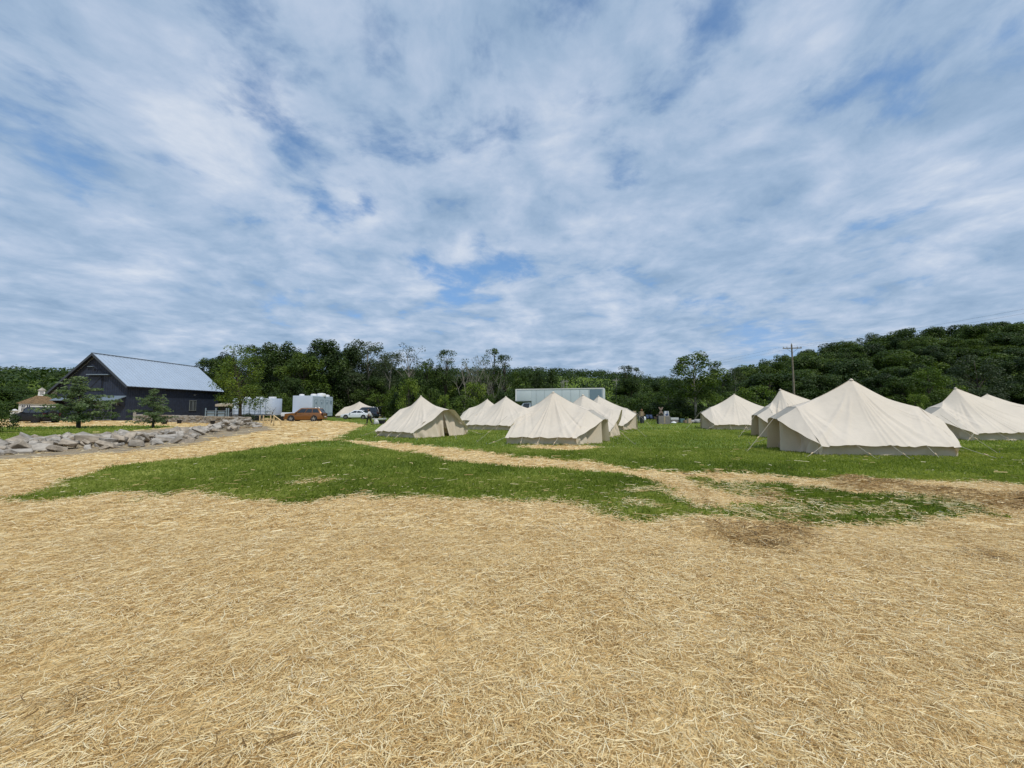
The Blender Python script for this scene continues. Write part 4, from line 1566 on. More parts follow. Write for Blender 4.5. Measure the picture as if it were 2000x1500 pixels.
def seams(x_e, z_e):
    def f(mb):
        d = Vector((x_e - RX, 0, z_e - RZ))
        n = Vector((-d.z, 0, d.x)).normalized()
        if n.z < 0: n = -n
        y = BY0 - OVG + .05
        while y < BY1 + OVG:
            a = Vector((RX, y, RZ)) + n * .10; b = Vector((x_e, y, z_e)) + n * .10
            w = Vector((0, .03, 0))
            mb.prism([a - w, a + w, b + w, b - w], n * .06)
            y += .55
    return f
for xe, ze in ((xe_r, ze_r), (xe_l, ze_l)):
    o = bm_at(seams(xe, ze), 'roof_seam', MATS['roof_metal'], barn); o['kind'] = 'stuff'


def barge(x_e, z_e):
    def f(mb):
        for y in (BY0 - OVG - .04, BY1 + OVG):
            mb.prism([(RX, y, RZ + .165), (x_e, y, z_e + .15), (x_e, y, z_e - .20), (RX, y, RZ - .20)], (0, .04, 0))
    return f
for xe, ze in ((xe_r, ze_r), (xe_l, ze_l)):
    bm_at(barge(xe, ze), 'bargeboard', MATS['barge_grey'], barn)


def _(mb): mb.box((RX, (BY0 + BY1) / 2, RZ + .16), (.35, BY1 - BY0 + 2 * OVG, .06))
bm_at(_, 'ridge_cap', MATS['trim_grey'], barn)


def _(mb): mb.box((xe_r + .03, (BY0 + BY1) / 2, ze_r - .02), (.12, BY1 - BY0 + 2 * OVG, .12))
bm_at(_, 'gutter', MATS['navy_dark'], barn)


def _(mb): mb.tube([(RX, BY1 + .3, RZ + .15), (RX, BY1 + .3, RZ + .9)], .02, 5)
bm_at(_, 'lightning_rod', MATS['trim_grey'], barn)
# loft door under its rail, small upper light, hay beam
d_ = bm_at(lambda mb: mb.box((-57.5, BY0 - .06, 5.15), (1.7, .08, 1.9)), 'loft_door', MATS['navy_wood'], barn)
bm_at(lambda mb: (mb.box((-57.5, BY0 - .115, 4.25), (1.7, .03, .12)), mb.box((-57.5, BY0 - .115, 6.05), (1.7, .03, .12)), mb.box((-57.5, BY0 - .115, 5.15), (.10, .03, 2.3), ry=.75)), 'door_brace', MATS['navy_dark'], d_)
bm_at(lambda mb: mb.box((-56.9, BY0 - .25, 6.32), (3.0, .5, .10)), 'door_rail', MATS['pent_metal'], barn)
bm_at(lambda mb: mb.box((-56.55, BY0 - .03, 5.0), (.10, .05, 2.4)), 'shadow_strip', MATS['navy_dark'], barn)  # dark strip standing in for the vertical shadow line beside the loft door
bm_at(lambda mb: mb.box((-58.2, BY0 - .12, 7.45), (.75, .25, .07)), 'gable_ledge', MATS['pent_metal'], barn)
bm_at(lambda mb: (mb.box((-57.3, BY0 - .25, 7.0), (.10, .5, .10)), mb.box((-57.3, BY0 - .5, 6.95), (.22, .22, .4))), 'gable_lamp', MATS['navy_dark'], barn)
# pent roofs over the ground floor doors
for x0, x1 in ((-57.7, -53.15), (-61.9, -60.3)):
    c_ = bm_at(lambda mb: mb.prism([(x0, BY0 - .02, 3.30), (x0, BY0 - 1.5, 2.72), (x0, BY0 - 1.5, 2.82), (x0, BY0 - .02, 3.42)], (x1 - x0, 0, 0)), 'pent_roof', MATS['pent_metal'], barn)
    bm_at(lambda mb: [mb.prism([(x, BY0 - .02, 3.28), (x, BY0 - 1.4, 2.72), (x, BY0 - .02, 1.9)], (.09, 0, 0)) for x in (x0 + .1, x1 - .2)], 'bracket', MATS['navy_dark'], c_)
for xc in (-56.72, -55.48):
    d_ = bm_at(lambda mb: mb.box((xc, BY0 - .07, 1.28), (1.18, .08, 2.5)), 'barn_door', MATS['navy_wood'], barn)
    bm_at(lambda mb: (mb.box((xc, BY0 - .125, 2.4), (1.18, .03, .14)), mb.box((xc, BY0 - .125, .15), (1.18, .03, .14)), mb.box((xc, BY0 - .125, 1.28), (.12, .03, 2.5), ry=.42),
                      mb.box((xc - .53, BY0 - .127, 1.28), (.12, .03, 2.5)), mb.box((xc + .53, BY0 - .127, 1.28), (.12, .03, 2.5))), 'door_brace', MATS['trim_grey'], d_)
bm_at(lambda mb: (mb.box((-54.2, BY0 - .12, 2.2), (.18, .24, .3)), mb.box((-54.2, BY0 - .12, 2.38), (.26, .3, .05))), 'wall_lamp', MATS['trim_grey'], barn)
# long wall: windows, vents
for yc, w_ in ((63.6, .48), (64.35, .48), (58.5, .30)):
    z0, z1 = 1.35, 2.95
    wn = bm_at(lambda mb: mb.box((BX1 + .03, yc, (z0 + z1) / 2), (.06, w_, z1 - z0)), 'window', MATS['window_glass'], barn)
    bm_at(lambda mb: (mb.box((BX1 + .06, yc - w_ / 2, (z0 + z1) / 2), (.08, .06, z1 - z0 + .1)), mb.box((BX1 + .06, yc + w_ / 2, (z0 + z1) / 2), (.08, .06, z1 - z0 + .1)), mb.box((BX1 + .065, yc, z1 + .04), (.10, w_ + .2, .08)),
                      mb.box((BX1 + .065, yc, z0 - .03), (.12, w_ + .16, .06)), mb.box((BX1 + .055, yc, (z0 + z1) / 2), (.05, .03, z1 - z0))), 'window_frame', MATS['pale_frame'], wn)
bm_at(lambda mb: (mb.box((BX1 + .12, 64.2, 4.0), (.22, .5, .06)), mb.box((BX1 + .1, 64.2, 3.88), (.15, .22, .2))), 'eave_lamp', MATS['trim_grey'], barn)

# ---- cottage with cupola
cot = thing('cottage', 'small white cottage with a brown hipped roof and a white cupola', 'cottage', (0, 0, 0))
off = Vector((-75.5, 65, 0))
x0, x1, y0, y1 = -77.7, -73.3, 63.2, 66.8
bm_at(lambda mb: mb.box((-75.5, 65, 1.25), (x1 - x0, y1 - y0, 2.5)), 'wall', MATS['white_wall'], cot)
bm_at(lambda mb: mb.box((-75.5, y0 - .02, 2.42), (x1 - x0, .04, .12)), 'fascia', MATS['white_paint'], cot)
EV, RG = .30, 3.95


def _(mb):
    e = EV
    A = [(x0 - e, y0 - e, 2.5), (x1 + e, y0 - e, 2.5), (x1 + e, y1 + e, 2.5), (x0 - e, y1 + e, 2.5)]
    T = [(-75.75, 64.85, RG), (-75.25, 64.85, RG), (-75.25, 65.15, RG), (-75.75, 65.15, RG)]
    mb.add(A + T, [(0, 1, 5, 4), (1, 2, 6, 5), (2, 3, 7, 6), (3, 0, 4, 7), (4, 5, 6, 7), (3, 2, 1, 0)])
rf = bm_at(_, 'roof', MATS['brown_shingle'], cot)


def _(mb):
    e = EV + .01
    for k in range(9):
        t = (k + .5) / 9
        z = 2.5 + (RG - 2.5) * t
        xa = (x0 - e) + ((-75.75) - (x0 - e)) * t; xb = (x1 + e) + ((-75.25) - (x1 + e)) * t
        ya = (y0 - e) + (64.85 - (y0 - e)) * t
        mb.box(((xa + xb) / 2, ya - .01, z), (xb - xa, .05, .035))
o = bm_at(_, 'shingle_course', MATS['brown_shingle'], rf); o['kind'] = 'stuff'
cu = bm_at(lambda mb: mb.box((-75.5, 65, 4.1), (.80, .80, 1.15), taper=.84), 'cupola', MATS['white_paint'], cot)
bm_at(lambda mb: mb.add([(-76.0, 64.5, 4.66), (-75.0, 64.5, 4.66), (-75.0, 65.5, 4.66), (-76.0, 65.5, 4.66), (-75.5, 65, 5.15)], [(0, 1, 4), (1, 2, 4), (2, 3, 4), (3, 0, 4), (3, 2, 1, 0)]), 'cupola_roof', MATS['stone'], cu)
o = bm_at(lambda mb: [mb.box((-75.5, 64.61, 3.98 + .13 * k), (.42, .05, .05)) for k in range(5)], 'louvre', MATS['concrete'], cu); o['kind'] = 'stuff'
for xc in (-77.25, -76.72):
    wn = bm_at(lambda mb: mb.box((xc, y0 - .03, 1.75), (.36, .06, 1.0)), 'window', MATS['window_glass'], cot)
    bm_at(lambda mb: [mb.box((xc + dx, y0 - .07, 1.75), (.04, .05, 1.06)) for dx in (-.18, 0, .18)] + [mb.box((xc, y0 - .072, 1.75 + dz), (.40, .05, .05)) for dz in (-.5, 0, .5)], 'window_frame', MATS['white_paint'], wn)
cp_ = at(79, 800, 64)
cot.location = (cp_.x, 64, 0)
cot.rotation_euler = (0, 0, rad(50))

# white gate pillar left of the cottage
p = gp(27, 822)
pil = thing('gate_pillar', 'white tapered pillar left of the cottage windows', 'pillar', (p.x, p.y, 0))
mb = MB(); mb.box((0, 0, .65), (.55, .55, 1.3), taper=.8); mb.build('shaft', MATS['white_paint'], pil)
mb = MB(); mb.box((0, 0, 1.36), (.62, .62, .12)); mb.box((0, 0, 1.5), (.4, .4, .16), taper=.3); mb.build('cap', MATS['white_paint'], pil)

# shed roof and gate right of the barn
off = Vector((-46.4, 63, 0))
sh = thing('shed', 'low shed with a tan roof at the right rear corner of the barn', 'shed', off)
bm_at(lambda mb: mb.box((-46.2, 63.5, .95), (2.2, 2, 1.9)), 'wall', MATS['navy_dark'], sh)
bm_at(lambda mb: mb.prism([(-47.8, 62, 2.0), (-47.8, 65, 2.45), (-47.8, 65, 2.75), (-47.8, 62, 2.35)], (2.9, 0, 0)), 'roof', MATS['tan_roof'], sh)
off = Vector((-42.2, 55, 0))
gt = thing('yard_gate', 'blue grey yard gate with posts, rails and panels behind the stone wall', 'gate', off)
for x in (-43.7, -42.25, -40.75, -40.45):
    bm_at(lambda mb: mb.box((x, 55, .85), (.11, .11, 1.75)), 'post', MATS['blue_grey'], gt)
for xa, xb in ((-43.6, -42.35), (-42.1, -40.9)):
    bm_at(lambda mb: mb.box(((xa + xb) / 2, 55.03, .80), (xb - xa - .25, .03, .95)), 'panel', MATS['blue_grey'], gt)
    for z in (.42, 1.0, 1.35):
        bm_at(lambda mb: mb.box(((xa + xb) / 2, 54.97, z), (xb - xa + .12, .05, .07)), 'rail', MATS['trim_grey'], gt)
p = gp(390, 815)
o = thing('garden_post', 'thin grey post by the narrow barn windows', 'post', (p.x, 56, 0))
mb = MB(); mb.box((0, 0, .8), (.10, .10, 1.6)); mb.build('shaft', MATS['blue_grey'], o)
mb = MB(); mb.box((0, 0, 1.62), (.16, .16, .06)); mb.build('cap', MATS['blue_grey'], o)
p = gp(262, 823)
o = thing('wooden_post', 'pale wooden post at the left end of the stone wall', 'post', (p.x, p.y, 0))
mb = MB(); mb.box((0, 0, .62), (.2, .2, 1.24)); mb.build('shaft', MATS['old_post'], o)
mb = MB(); mb.box((0, 0, 1.26), (.18, .18, .05), taper=.5); mb.build('cap', MATS['old_post'], o)

# ---- dry stone wall, every stone a part
w0, w1 = Vector((-47.4, 48.8, 0)), Vector((-27.2, 40.2, 0))
sw = thing('stone_wall', 'long dry stone wall between the barn and the heap of rocks', 'wall', w0)
wd = (w1 - w0).normalized(); wl = (w1 - w0).length
wang = math.atan2(wd.y, wd.x)
stone_me = []
for k in range(6):
    rg = random.Random(400 + k)
    bm_ = bmesh.new()
    bmesh.ops.create_cube(bm_, size=1)
    for v in bm_.verts:
        v.co += Vector((rg.uniform(-.09, .09), rg.uniform(-.08, .08), rg.uniform(-.10, .10)))
    bmesh.ops.bevel(bm_, geom=list(bm_.edges), offset=.06, segments=1, affect='EDGES')
    me = bpy.data.meshes.new('stone'); bm_.to_mesh(me); bm_.free()
    me.materials.append(MATS['stone'] if k % 2 else MATS['stone_warm'])
    stone_me.append(me)
rg = random.Random(9)
for c in range(5):
    s = rg.uniform(0, .3)
    while s < wl - .3:
        ln = rg.uniform(.38, .78)
        h = .155
        top = 0.92 - 0.16 * (s / wl)
        o = bpy.data.objects.new('stone', rg.choice(stone_me)); COL.objects.link(o); o.parent = sw
        q = wd * (s + ln / 2)
        o.location = (q.x + rg.uniform(-.03, .03), q.y + rg.uniform(-.06, .06), (c + .5) * top / 5)
        o.rotation_euler = (rg.uniform(-.05, .05), rg.uniform(-.04, .04), wang + rg.uniform(-.06, .06))
        o.scale = (ln * .98, rg.uniform(.38, .55), top / 5 * 1.02)
        s += ln

# ---- heap of rocks along the track
rock_me = []
for k in range(10):
    rg = random.Random(500 + k)
    bm_ = bmesh.new()
    pts = [Vector((a * rg.uniform(.55, 1), b * rg.uniform(.55, 1), c * rg.uniform(.6, 1))) for a in (-1, 1) for b in (-1, 1) for c in (-1, 1)]
    pts += [Vector((rg.uniform(-1, 1), rg.uniform(-1, 1), rg.uniform(-1, 1))).normalized() * 1.15 for _ in range(4)]
    for q in pts:
        bm_.verts.new((q.x * .54, q.y * .38, q.z * .22))
    r_ = bmesh.ops.convex_hull(bm_, input=list(bm_.verts))
    bmesh.ops.delete(bm_, geom=[g for g in r_['geom_interior'] if isinstance(g, bmesh.types.BMVert)], context='VERTS')
    bmesh.ops.bevel(bm_, geom=list(bm_.edges), offset=.02, segments=1, affect='EDGES')
    me = bpy.data.meshes.new('rock'); bm_.to_mesh(me); bm_.free()
    me.materials.append(MATS['stone'] if k % 3 else MATS['stone_warm'])
    rock_me.append(me)
FRONT = [(-60, 908), (0, 893), (80, 886), (190, 880), (290, 872), (370, 863), (440, 846), (490, 839), (520, 835)]
BACK = [(-60, 872), (0, 866), (100, 857), (200, 851), (290, 846), (370, 841), (430, 832), (480, 829), (505, 829)]
PEAK = [(-60, .25), (0, .24), (150, .30), (290, .34), (370, .22), (400, .32), (440, .66), (480, .76), (505, .40), (520, .1)]
rg = random.Random(21)


def lerp_tab(tab, x):
    return float(np.interp(x, [t[0] for t in tab], [t[1] for t in tab]))


nrock = 0
for i in range(292):
    px = rg.choice((rg.uniform(-50, 380), rg.uniform(-50, 380), rg.uniform(370, 512)))
    t = rg.random()
    fy, by = lerp_tab(FRONT, px), lerp_tab(BACK, px)
    a = gp(px, fy); b = gp(px, by)
    q = a.lerp(b, t)
    pk = lerp_tab(PEAK, px)
    size = rg.choice((rg.uniform(.26, .42), rg.uniform(.36, .6), rg.uniform(.5, .82)))
    z = pk * math.sin(math.pi * min(1, t * 1.25 + .05)) ** .8 * rg.uniform(.35, 1.05)
    o = bpy.data.objects.new('rock', rg.choice(rock_me)); COL.objects.link(o)
    o.location = (q.x, q.y, max(.04, z))
    o.rotation_euler = (rg.uniform(-.7, .7), rg.uniform(-.6, .6), rg.uniform(0, 6.28))
    o.scale = (size * rg.uniform(1.0, 1.5), size, size * rg.uniform(.7, 1.1))
    sz = 'small' if size < .36 else ('large' if size > .56 else 'middling')
    tone_ = 'grey' if o.data.materials[0].name == 'stone' else 'tan'
    where = 'at the left edge of the picture' if px < 60 else 'before the bigger young pine' if px < 230 else 'before the smaller young pine' if px < 375 else 'in the high right end'
    tier = 'front foot' if t < .33 else ('middle' if t < .66 else 'back')
    tag(o, '%s angular %s rock, %s of the heap %s' % (sz, tone_, tier, where), 'rock', 'rocks heaped along the straw track')

# black pots before the wall
for px, py, lab in ((322, 829, 'black plant pot, leftmost of the three before the stone wall'), (350, 828, 'black plant pot, middle of the three before the stone wall'), (415, 830, 'black plant pot beside the high end of the rock heap')):
    p = gp(px, py)
    o = thing('plant_pot', lab, 'pot', (p.x, p.y, 0), 0, 'black plant pots before the stone wall')
    mb = MB(); mb.lathe([(.17, 0), (.21, .36), (.225, .36), (.225, .42), (.19, .42), (.18, .34)], n=14); mb.build('pot', MATS['black_plastic'], o, True, 30)
    mb = MB(); mb.lathe([(.185, .33), (.02, .36)], n=14); mb.build('potting_soil', MATS['navy_dark'], o)

# concrete wheel stops by the black off-roader, cut log
for px, w_, lab in ((64, .95, 'pale concrete wheel stop behind the front wheel of the black off-roader'), (97, 1.05, 'pale concrete wheel stop behind the rear wheel of the black off-roader')):
    p = gp(px, 824.5)
    mb = MB(); mb.prism([(-w_ / 2, -.12, 0), (-w_ / 2, .12, 0), (-w_ / 2, .07, .17), (-w_ / 2, -.07, .17)], (w_, 0, 0))
    o = mb.build('wheel_stop', MATS['concrete'], None); o.location = (p.x, p.y, 0)
    tag(o, lab, 'wheel stop', 'concrete wheel stops')
p = gp(153, 828)
lg = thing('cut_log', 'short cut log lying on the straw near the young pine', 'log', (p.x, p.y, 0), .15)
mb = MB(); mb.tube([(-.5, 0, .2), (.5, 0, .2)], .2, 12); mb.build('log_body', MATS['new_wood'], lg, True, 30)
mb = MB(); mb.lathe([(.19, -.512), (.02, -.514)], (0, 0, .2), 'x', 12); mb.build('end_grain', MATS['utility_wood'], lg)

# ---- batter boards
bb = thing('batter_board', 'new timber stakes and rails standing at the end of the rock heap', 'stakes', gp(525, 830))
off = gp(525, 830)


def stake(px, ytop, ybase, w_=.09):
    a = gp(px, ybase); t = at(px, ytop, a.y)
    bm_at(lambda mb: mb.box((a.x, a.y, t.z / 2), (w_, w_ * .6, t.z)), 'stake', MATS['new_wood'], bb)
    return a, t
for args in ((507, 811, 829), (514, 811, 832), (522, 816, 829), (528, 811, 831), (534.5, 811, 832), (548.5, 823, 832)):
    stake(*args)
a = at(511, 819, 37.5); b = at(536, 819, 37.0)
bm_at(lambda mb: mb.tube([a, b], .05, 4), 'rail', MATS['new_wood'], bb)
a = at(534, 811, 36.2); b = at(549, 822, 36.4)
bm_at(lambda mb: mb.tube([a, b], .055, 4), 'diagonal_brace', MATS['new_wood'], bb)


# ---- utility poles and wires
def upole(x, Y, h, arm, lab, rz=0.0, r_=.15, group='utility poles', m='utility_wood', g=None):
    g = float(terrain(x, Y)) if g is None else g
    u = thing('utility_pole', lab, 'utility pole', (x, Y, g), rz, group)
    mb = MB(); mb.tube([(0, 0, 0), (0.02, 0, h * .5), (0, 0, h)], [r_, r_ * .85, r_ * .65], 10); mb.build('shaft', MATS[m], u, True)
    mb = MB(); mb.box((0, -.12, h - .55), (arm, .1, .13)); mb.build('crossarm', MATS[m], u)
    mb = MB()
    for sx in (-1, 1):
        mb.tube([(0, -.13, h - 1.25), (sx * arm * .3, -.13, h - .6)], .02, 4)
    mb.build('arm_brace', MATS['trim_grey'], u)
    for k in (-.47, -.28, .28, .47):
        mb = MB(); mb.lathe([(.03, 0), (.06, .06), (.06, .11), (.03, .18)], (arm * k, -.12, h - .485), n=8); mb.build('insulator', MATS['concrete'], u)
    mb = MB(); mb.lathe([(.03, 0), (.06, .06), (.06, .11), (.03, .2)], (0, 0, h), n=8); mb.build('insulator', MATS['concrete'], u)
    return [Vector((x, Y, g)) + Matrix.Rotation(rz, 3, 'Z') @ Vector((arm * k, -.12, h - .3)) for k in (-.47, -.28, .28, .47)]


pm = at(1546, 673, 56)
W1 = upole(pm.x, 56, pm.z, 2.5, 'tall weathered utility pole with one crossarm behind the right tents', rz=-.15, g=0.0)
pf = at(1203.5, 739, 108)
W2 = upole(pf.x, 108, pf.z - float(terrain(pf.x, 108)), 2.1, 'thin far utility pole right of the box truck', r_=.13, m='old_post')
for px, top, Y, lab in ((1097.5, 745, 150, 'far thin pole above the box truck roof, left of three'), (1101, 742, 148, 'far pole above the box truck roof, middle of three'), (1107, 742, 150, 'far pole above the box truck roof, right of three')):
    q = at(px, top, Y)
    upole(q.x, Y, q.z - float(terrain(q.x, Y)), 1.3, lab, r_=.14, m='old_post', group='three far poles above the box truck')
nxt = Vector((48.5, 27, 11.2))
W3 = [nxt + Vector((.9 * k, .25 * k, -.3)) for k in (-1.2, -.7, .7, 1.2)]
for k, (a, b, lab) in enumerate([(W1[i], W3[i], '%s thin overhead wire running from the tall pole out to the right' % ('nearer' if i == 0 else 'farther')) for i in (0, 3)] + [(W2[i], W1[i], '%s thin overhead wire between the far pole and the tall pole' % ('left hand' if i == 0 else 'right hand')) for i in (0, 3)]):
    pts = []
    for i in range(17):
        t = i / 16
        q = a.lerp(b, t); q.z -= 4 * .5 * t * (1 - t)
        pts.append(q)
    mb = MB(); mb.tube(pts, .006, 4)
    o = mb.build('power_line', MATS['black_plastic'], None)
    tag(o, lab, 'wire', 'overhead wires at the tall pole')
# ================================================================== VEHICLES
glass_mat()
mat('copper_paint', (0.22, 0.090, 0.020), 0.28, 0.35, 0.5, coat=0.6)
mat('white_car_paint', (0.66, 0.69, 0.74), 0.25, 0.0, 0.5, coat=0.6)
mat('black_paint', (0.006, 0.006, 0.007), 0.5, 0.0, 0.3)
mat('dark_blue_paint', (0.012, 0.018, 0.030), 0.25, 0.0, 0.5, coat=0.6)
mat('tyre', (0.012, 0.012, 0.012), 0.85)
mat('alloy', (0.55, 0.55, 0.56), 0.35, 0.7)
mat('dark_alloy', (0.03, 0.03, 0.035), 0.4, 0.5)
mat('lamp_clear', (0.75, 0.78, 0.8), 0.1, 0, 0.8)
mat('lamp_red', (0.05, 0.004, 0.004), 0.2, 0, 0.6)
mat('trailer_white', (0.50, 0.57, 0.67), 0.5, 0, .4, var=.06, vscale=1)
mat('trailer_side', (0.40, 0.47, 0.54), 0.5, 0, .4, var=.08, vscale=1)
mat('truck_box', (0.53, 0.59, 0.61), 0.7, 0, .4, var=.05, vscale=.8)
mat('truck_dark', (0.19, 0.26, 0.31), 0.4, 0.2)
mat('gap_dark', (0.03, 0.035, 0.04), 0.8)
mat('interior', (0.05, 0.045, 0.04), 0.9)


def make_car(name, label, loc, rz, paint, st, gh, wheels, wb, tr, hw, rim='alloy', extras=(), glass_pillar=(.33, .66), clad=None, flare=0.0, rails=False):
    """the car points along +x. st: stations (x, top z, half width) of the lower body; gh: (x0 base, x0 roof, x1 roof, x1 base, belt z, roof z, half width base, half width roof)"""
    car = thing(name, label, 'car', loc, rz)
    zb = tr * 0.62
    secs = []
    for x, zt, w_, lo in st:
        zl = max(zb, lo)
        half = [(w_ * .90, zl), (w_, zl + .10), (w_ * 1.005, (zl + zt) / 2), (w_ * .985, zt - .10), (w_ * .93, zt - .015), (w_ * .5, zt + .02)]
        sec = [Vector((x, y, z)) for y, z in half] + [Vector((x, -y, z)) for y, z in reversed(half)]
        secs.append(sec)
    mb = MB(); mb.loft(secs)
    body = mb.build('body', MATS[paint], car, True, 35)
    bx0, rx0, rx1, bx1, zbelt, zroof, wb_, wr = gh          # front base, front roof, rear roof, rear base
    # roof and pillars
    mb = MB()
    lo = [(bx0, wb_ * .96), (bx0 - .15, wb_), (bx1 + .1, wb_), (bx1, wb_ * .94)]
    hi = [(rx0, wr * .9), (rx0 - .18, wr), (rx1 + .12, wr), (rx1, wr * .92)]
    s1 = [Vector((x, y, zbelt)) for x, y in lo] + [Vector((x, -y, zbelt)) for x, y in reversed(lo)]
    s2 = [Vector((x, y, zroof - .06)) for x, y in hi] + [Vector((x, -y, zroof - .06)) for x, y in reversed(hi)]
    s3 = [Vector((x * .97 + (rx0 + rx1) * .015, y * .86, zroof)) for x, y in hi] + [Vector((x * .97 + (rx0 + rx1) * .015, -y * .86, zroof)) for x, y in reversed(hi)]
    mb.loft([s1, s2, s3])
    mb.build('cabin', MATS[paint], car, True, 30)

    def quad(name_, pts, parent=car, m='car_glass'):
        a, b, c, d = [Vector(p) for p in pts]
        n = (b - a).cross(d - a).normalized()
        mb = MB(); mb.prism([a, b, c, d], n * .012)
        return mb.build(name_, MATS[m], parent)

    def lerp2(p, q, t): return p + (q - p) * t
    zt_, zb_ = zroof - .12, zbelt + .05

    def side_x(xb, xr, z): return xb + (xr - xb) * (z - zbelt) / (zroof - .06 - zbelt)

    def side_y(z): return wb_ + (wr - wb_) * (z - zbelt) / (zroof - .06 - zbelt)
    cuts = [0.0] + list(glass_pillar) + [1.0]
    for s_ in (1, -1):
        for k in range(len(cuts) - 1):
            q = []
            for z, t in ((zb_, cuts[k]), (zb_, cuts[k + 1]), (zt_, cuts[k + 1]), (zt_, cuts[k])):
                xa = side_x(bx0 - .22, rx0 - .25, z); xb = side_x(bx1 + .2, rx1 + .2, z)
                x = xa + (xb - xa) * t
                x += (-.035 if t == cuts[k] and k > 0 else 0) + (.035 if t == cuts[k + 1] and k < len(cuts) - 2 else 0)
                q.append((x, s_ * (side_y(z) + .004), z))
            if s_ < 0: q.reverse()
            mb = MB(); mb.prism(q, (0, s_ * .010, 0))
            mb.build('side_window', MATS['car_glass'], car)
    # windscreen and rear window
    for nm, xb, xr, sg in (('windscreen', bx0, rx0, 1), ('rear_window', bx1, rx1, -1)):
        q = []
        for z, y in ((zb_, .86), (zb_, -.86), (zt_, -.84), (zt_, .84)):
            q.append((side_x(xb, xr, z) + sg * .004, side_y(z) * y, z))
        mb = MB(); mb.prism(q, (sg * .012, 0, .004)); mb.build(nm, MATS['car_glass'], car)
    # wheels
    for xw in wheels:
        for s_ in (1, -1):
            mb = MB(); mb.lathe([(tr * 1.20, -.09), (tr * 1.20, .012 + flare), (tr * 1.10, .012 + flare)], (xw, s_ * hw - (0 if s_ > 0 else 0), tr * 1.02), 'y', 24)
            if s_ < 0:
                mb.v = [(v[0], -(v[1] + hw) - hw if False else (2 * s_ * hw - v[1]), v[2]) for v in mb.v]
            arch = mb.build('wheel_arch', MATS['gap_dark' if not clad else clad], car, True, 40)
            wl_ = bpy.data.objects.new('wheel', None); COL.objects.link(wl_); wl_.parent = car; wl_.location = (xw, s_ * (hw - .07 + flare), tr)
            mb = MB(); mb.lathe([(tr * .68, -.10), (tr * .97, -.11), (tr, -.06), (tr, .06), (tr * .97, .11), (tr * .68, .10)], axis='y', n=24)
            mb.build('tyre', MATS['tyre'], wl_, True, 40)
            mb = MB(); mb.lathe([(tr * .70, s_ * .075), (tr * .66, s_ * .105), (tr * .60, s_ * .085), (tr * .12, s_ * .075)], axis='y', n=24)
            for k in range(5):
                a = k * 2 * math.pi / 5 + .3
                mb.box((math.cos(a) * tr * .36, s_ * .095, math.sin(a) * tr * .36), (tr * .60, .03, tr * .17), ry=-a)
            mb.build('rim', MATS[rim], wl_, True, 40)
    # lamps, bumpers, mirrors, handles, door gaps
    xf, xr_ = st[0][0], st[-1][0]
    zf = st[1][1]; zr_ = st[-2][1]
    wf, wrr = st[1][2], st[-2][2]
    for s_ in (1, -1):
        mb = MB(); mb.bevbox((xf - .10, s_ * wf * .74, zf - .19), (.22, .34, .15), .03); mb.build('headlight', MATS['lamp_clear'], car, True)
        mb = MB(); mb.bevbox((xr_ + .06, s_ * wrr * .84, zr_ - .17), (.18, .22, .28), .03); mb.build('tail_light', MATS['lamp_red'], car, True)
        mb = MB(); mb.bevbox((bx0 - .25, s_ * (wb_ + .13), zbelt + .06), (.14, .2, .14), .03); mb.build('mirror', MATS[paint], car, True)
        xm = (wheels[0] + wheels[1]) / 2
        for dx in (.52, -.48):
            mb = MB(); mb.box((xm + dx - .3, s_ * (hw + .012), zbelt - .16), (.18, .03, .03)); mb.build('door_handle', MATS[paint if not clad else 'tyre'], car)
        mb = MB()
        for dx in (.75, -.12, -.85):
            mb.box((xm + dx, s_ * (hw * 1.003), (zbelt + zb) / 2 + .05), (.012, .012, zbelt - zb - .25))
        mb.build('door_gap', MATS['gap_dark'], car)
        mb = MB(); mb.box((xm, s_ * (hw + .004), zb + .20), (abs(wheels[0] - wheels[1]) - tr * 2.5, .03, .09)); mb.build('side_trim', MATS[clad or paint], car)
    mb = MB(); mb.bevbox((xf - .02, 0, zb + .18), (.18, wf * 1.85, .26), .05); mb.build('front_bumper', MATS[clad or paint], car, True)
    mb = MB(); mb.bevbox((xr_ + .02, 0, zb + .20), (.18, wrr * 1.85, .26), .05); mb.build('rear_bumper', MATS[clad or paint], car, True)
    mb = MB(); mb.box((xf + .01, 0, zf - .20), (.05, wf * 1.0, .16)); mb.build('grille', MATS['gap_dark'], car)
    mb = MB(); mb.box((xr_ - .075, 0, zb + .38), (.02, .5, .12)); mb.build('number_plate', MATS['white_paint'], car)
    mb = MB(); mb.box(((wheels[0] + wheels[1]) / 2, 0, tr * .75), (abs(xf - xr_) * .86, hw * 1.6, .22)); mb.build('underbody', MATS['gap_dark'], car)
    if rails:
        for s_ in (1, -1):
            mb = MB(); mb.tube([(rx0 - .3, s_ * wr * .80, zroof - .01), (rx0 - .4, s_ * wr * .80, zroof + .06), (rx1 + .5, s_ * wr * .80, zroof + .06), (rx1 + .4, s_ * wr * .80, zroof - .01)], .02, 5)
            mb.build('roof_rail', MATS['alloy'], car)
    return car


# copper off-roader (front to the left in the picture)
def place(px0, px1, Y):
    return (px0 - 1000) / FPX * Y, (px1 - 1000) / FPX * Y


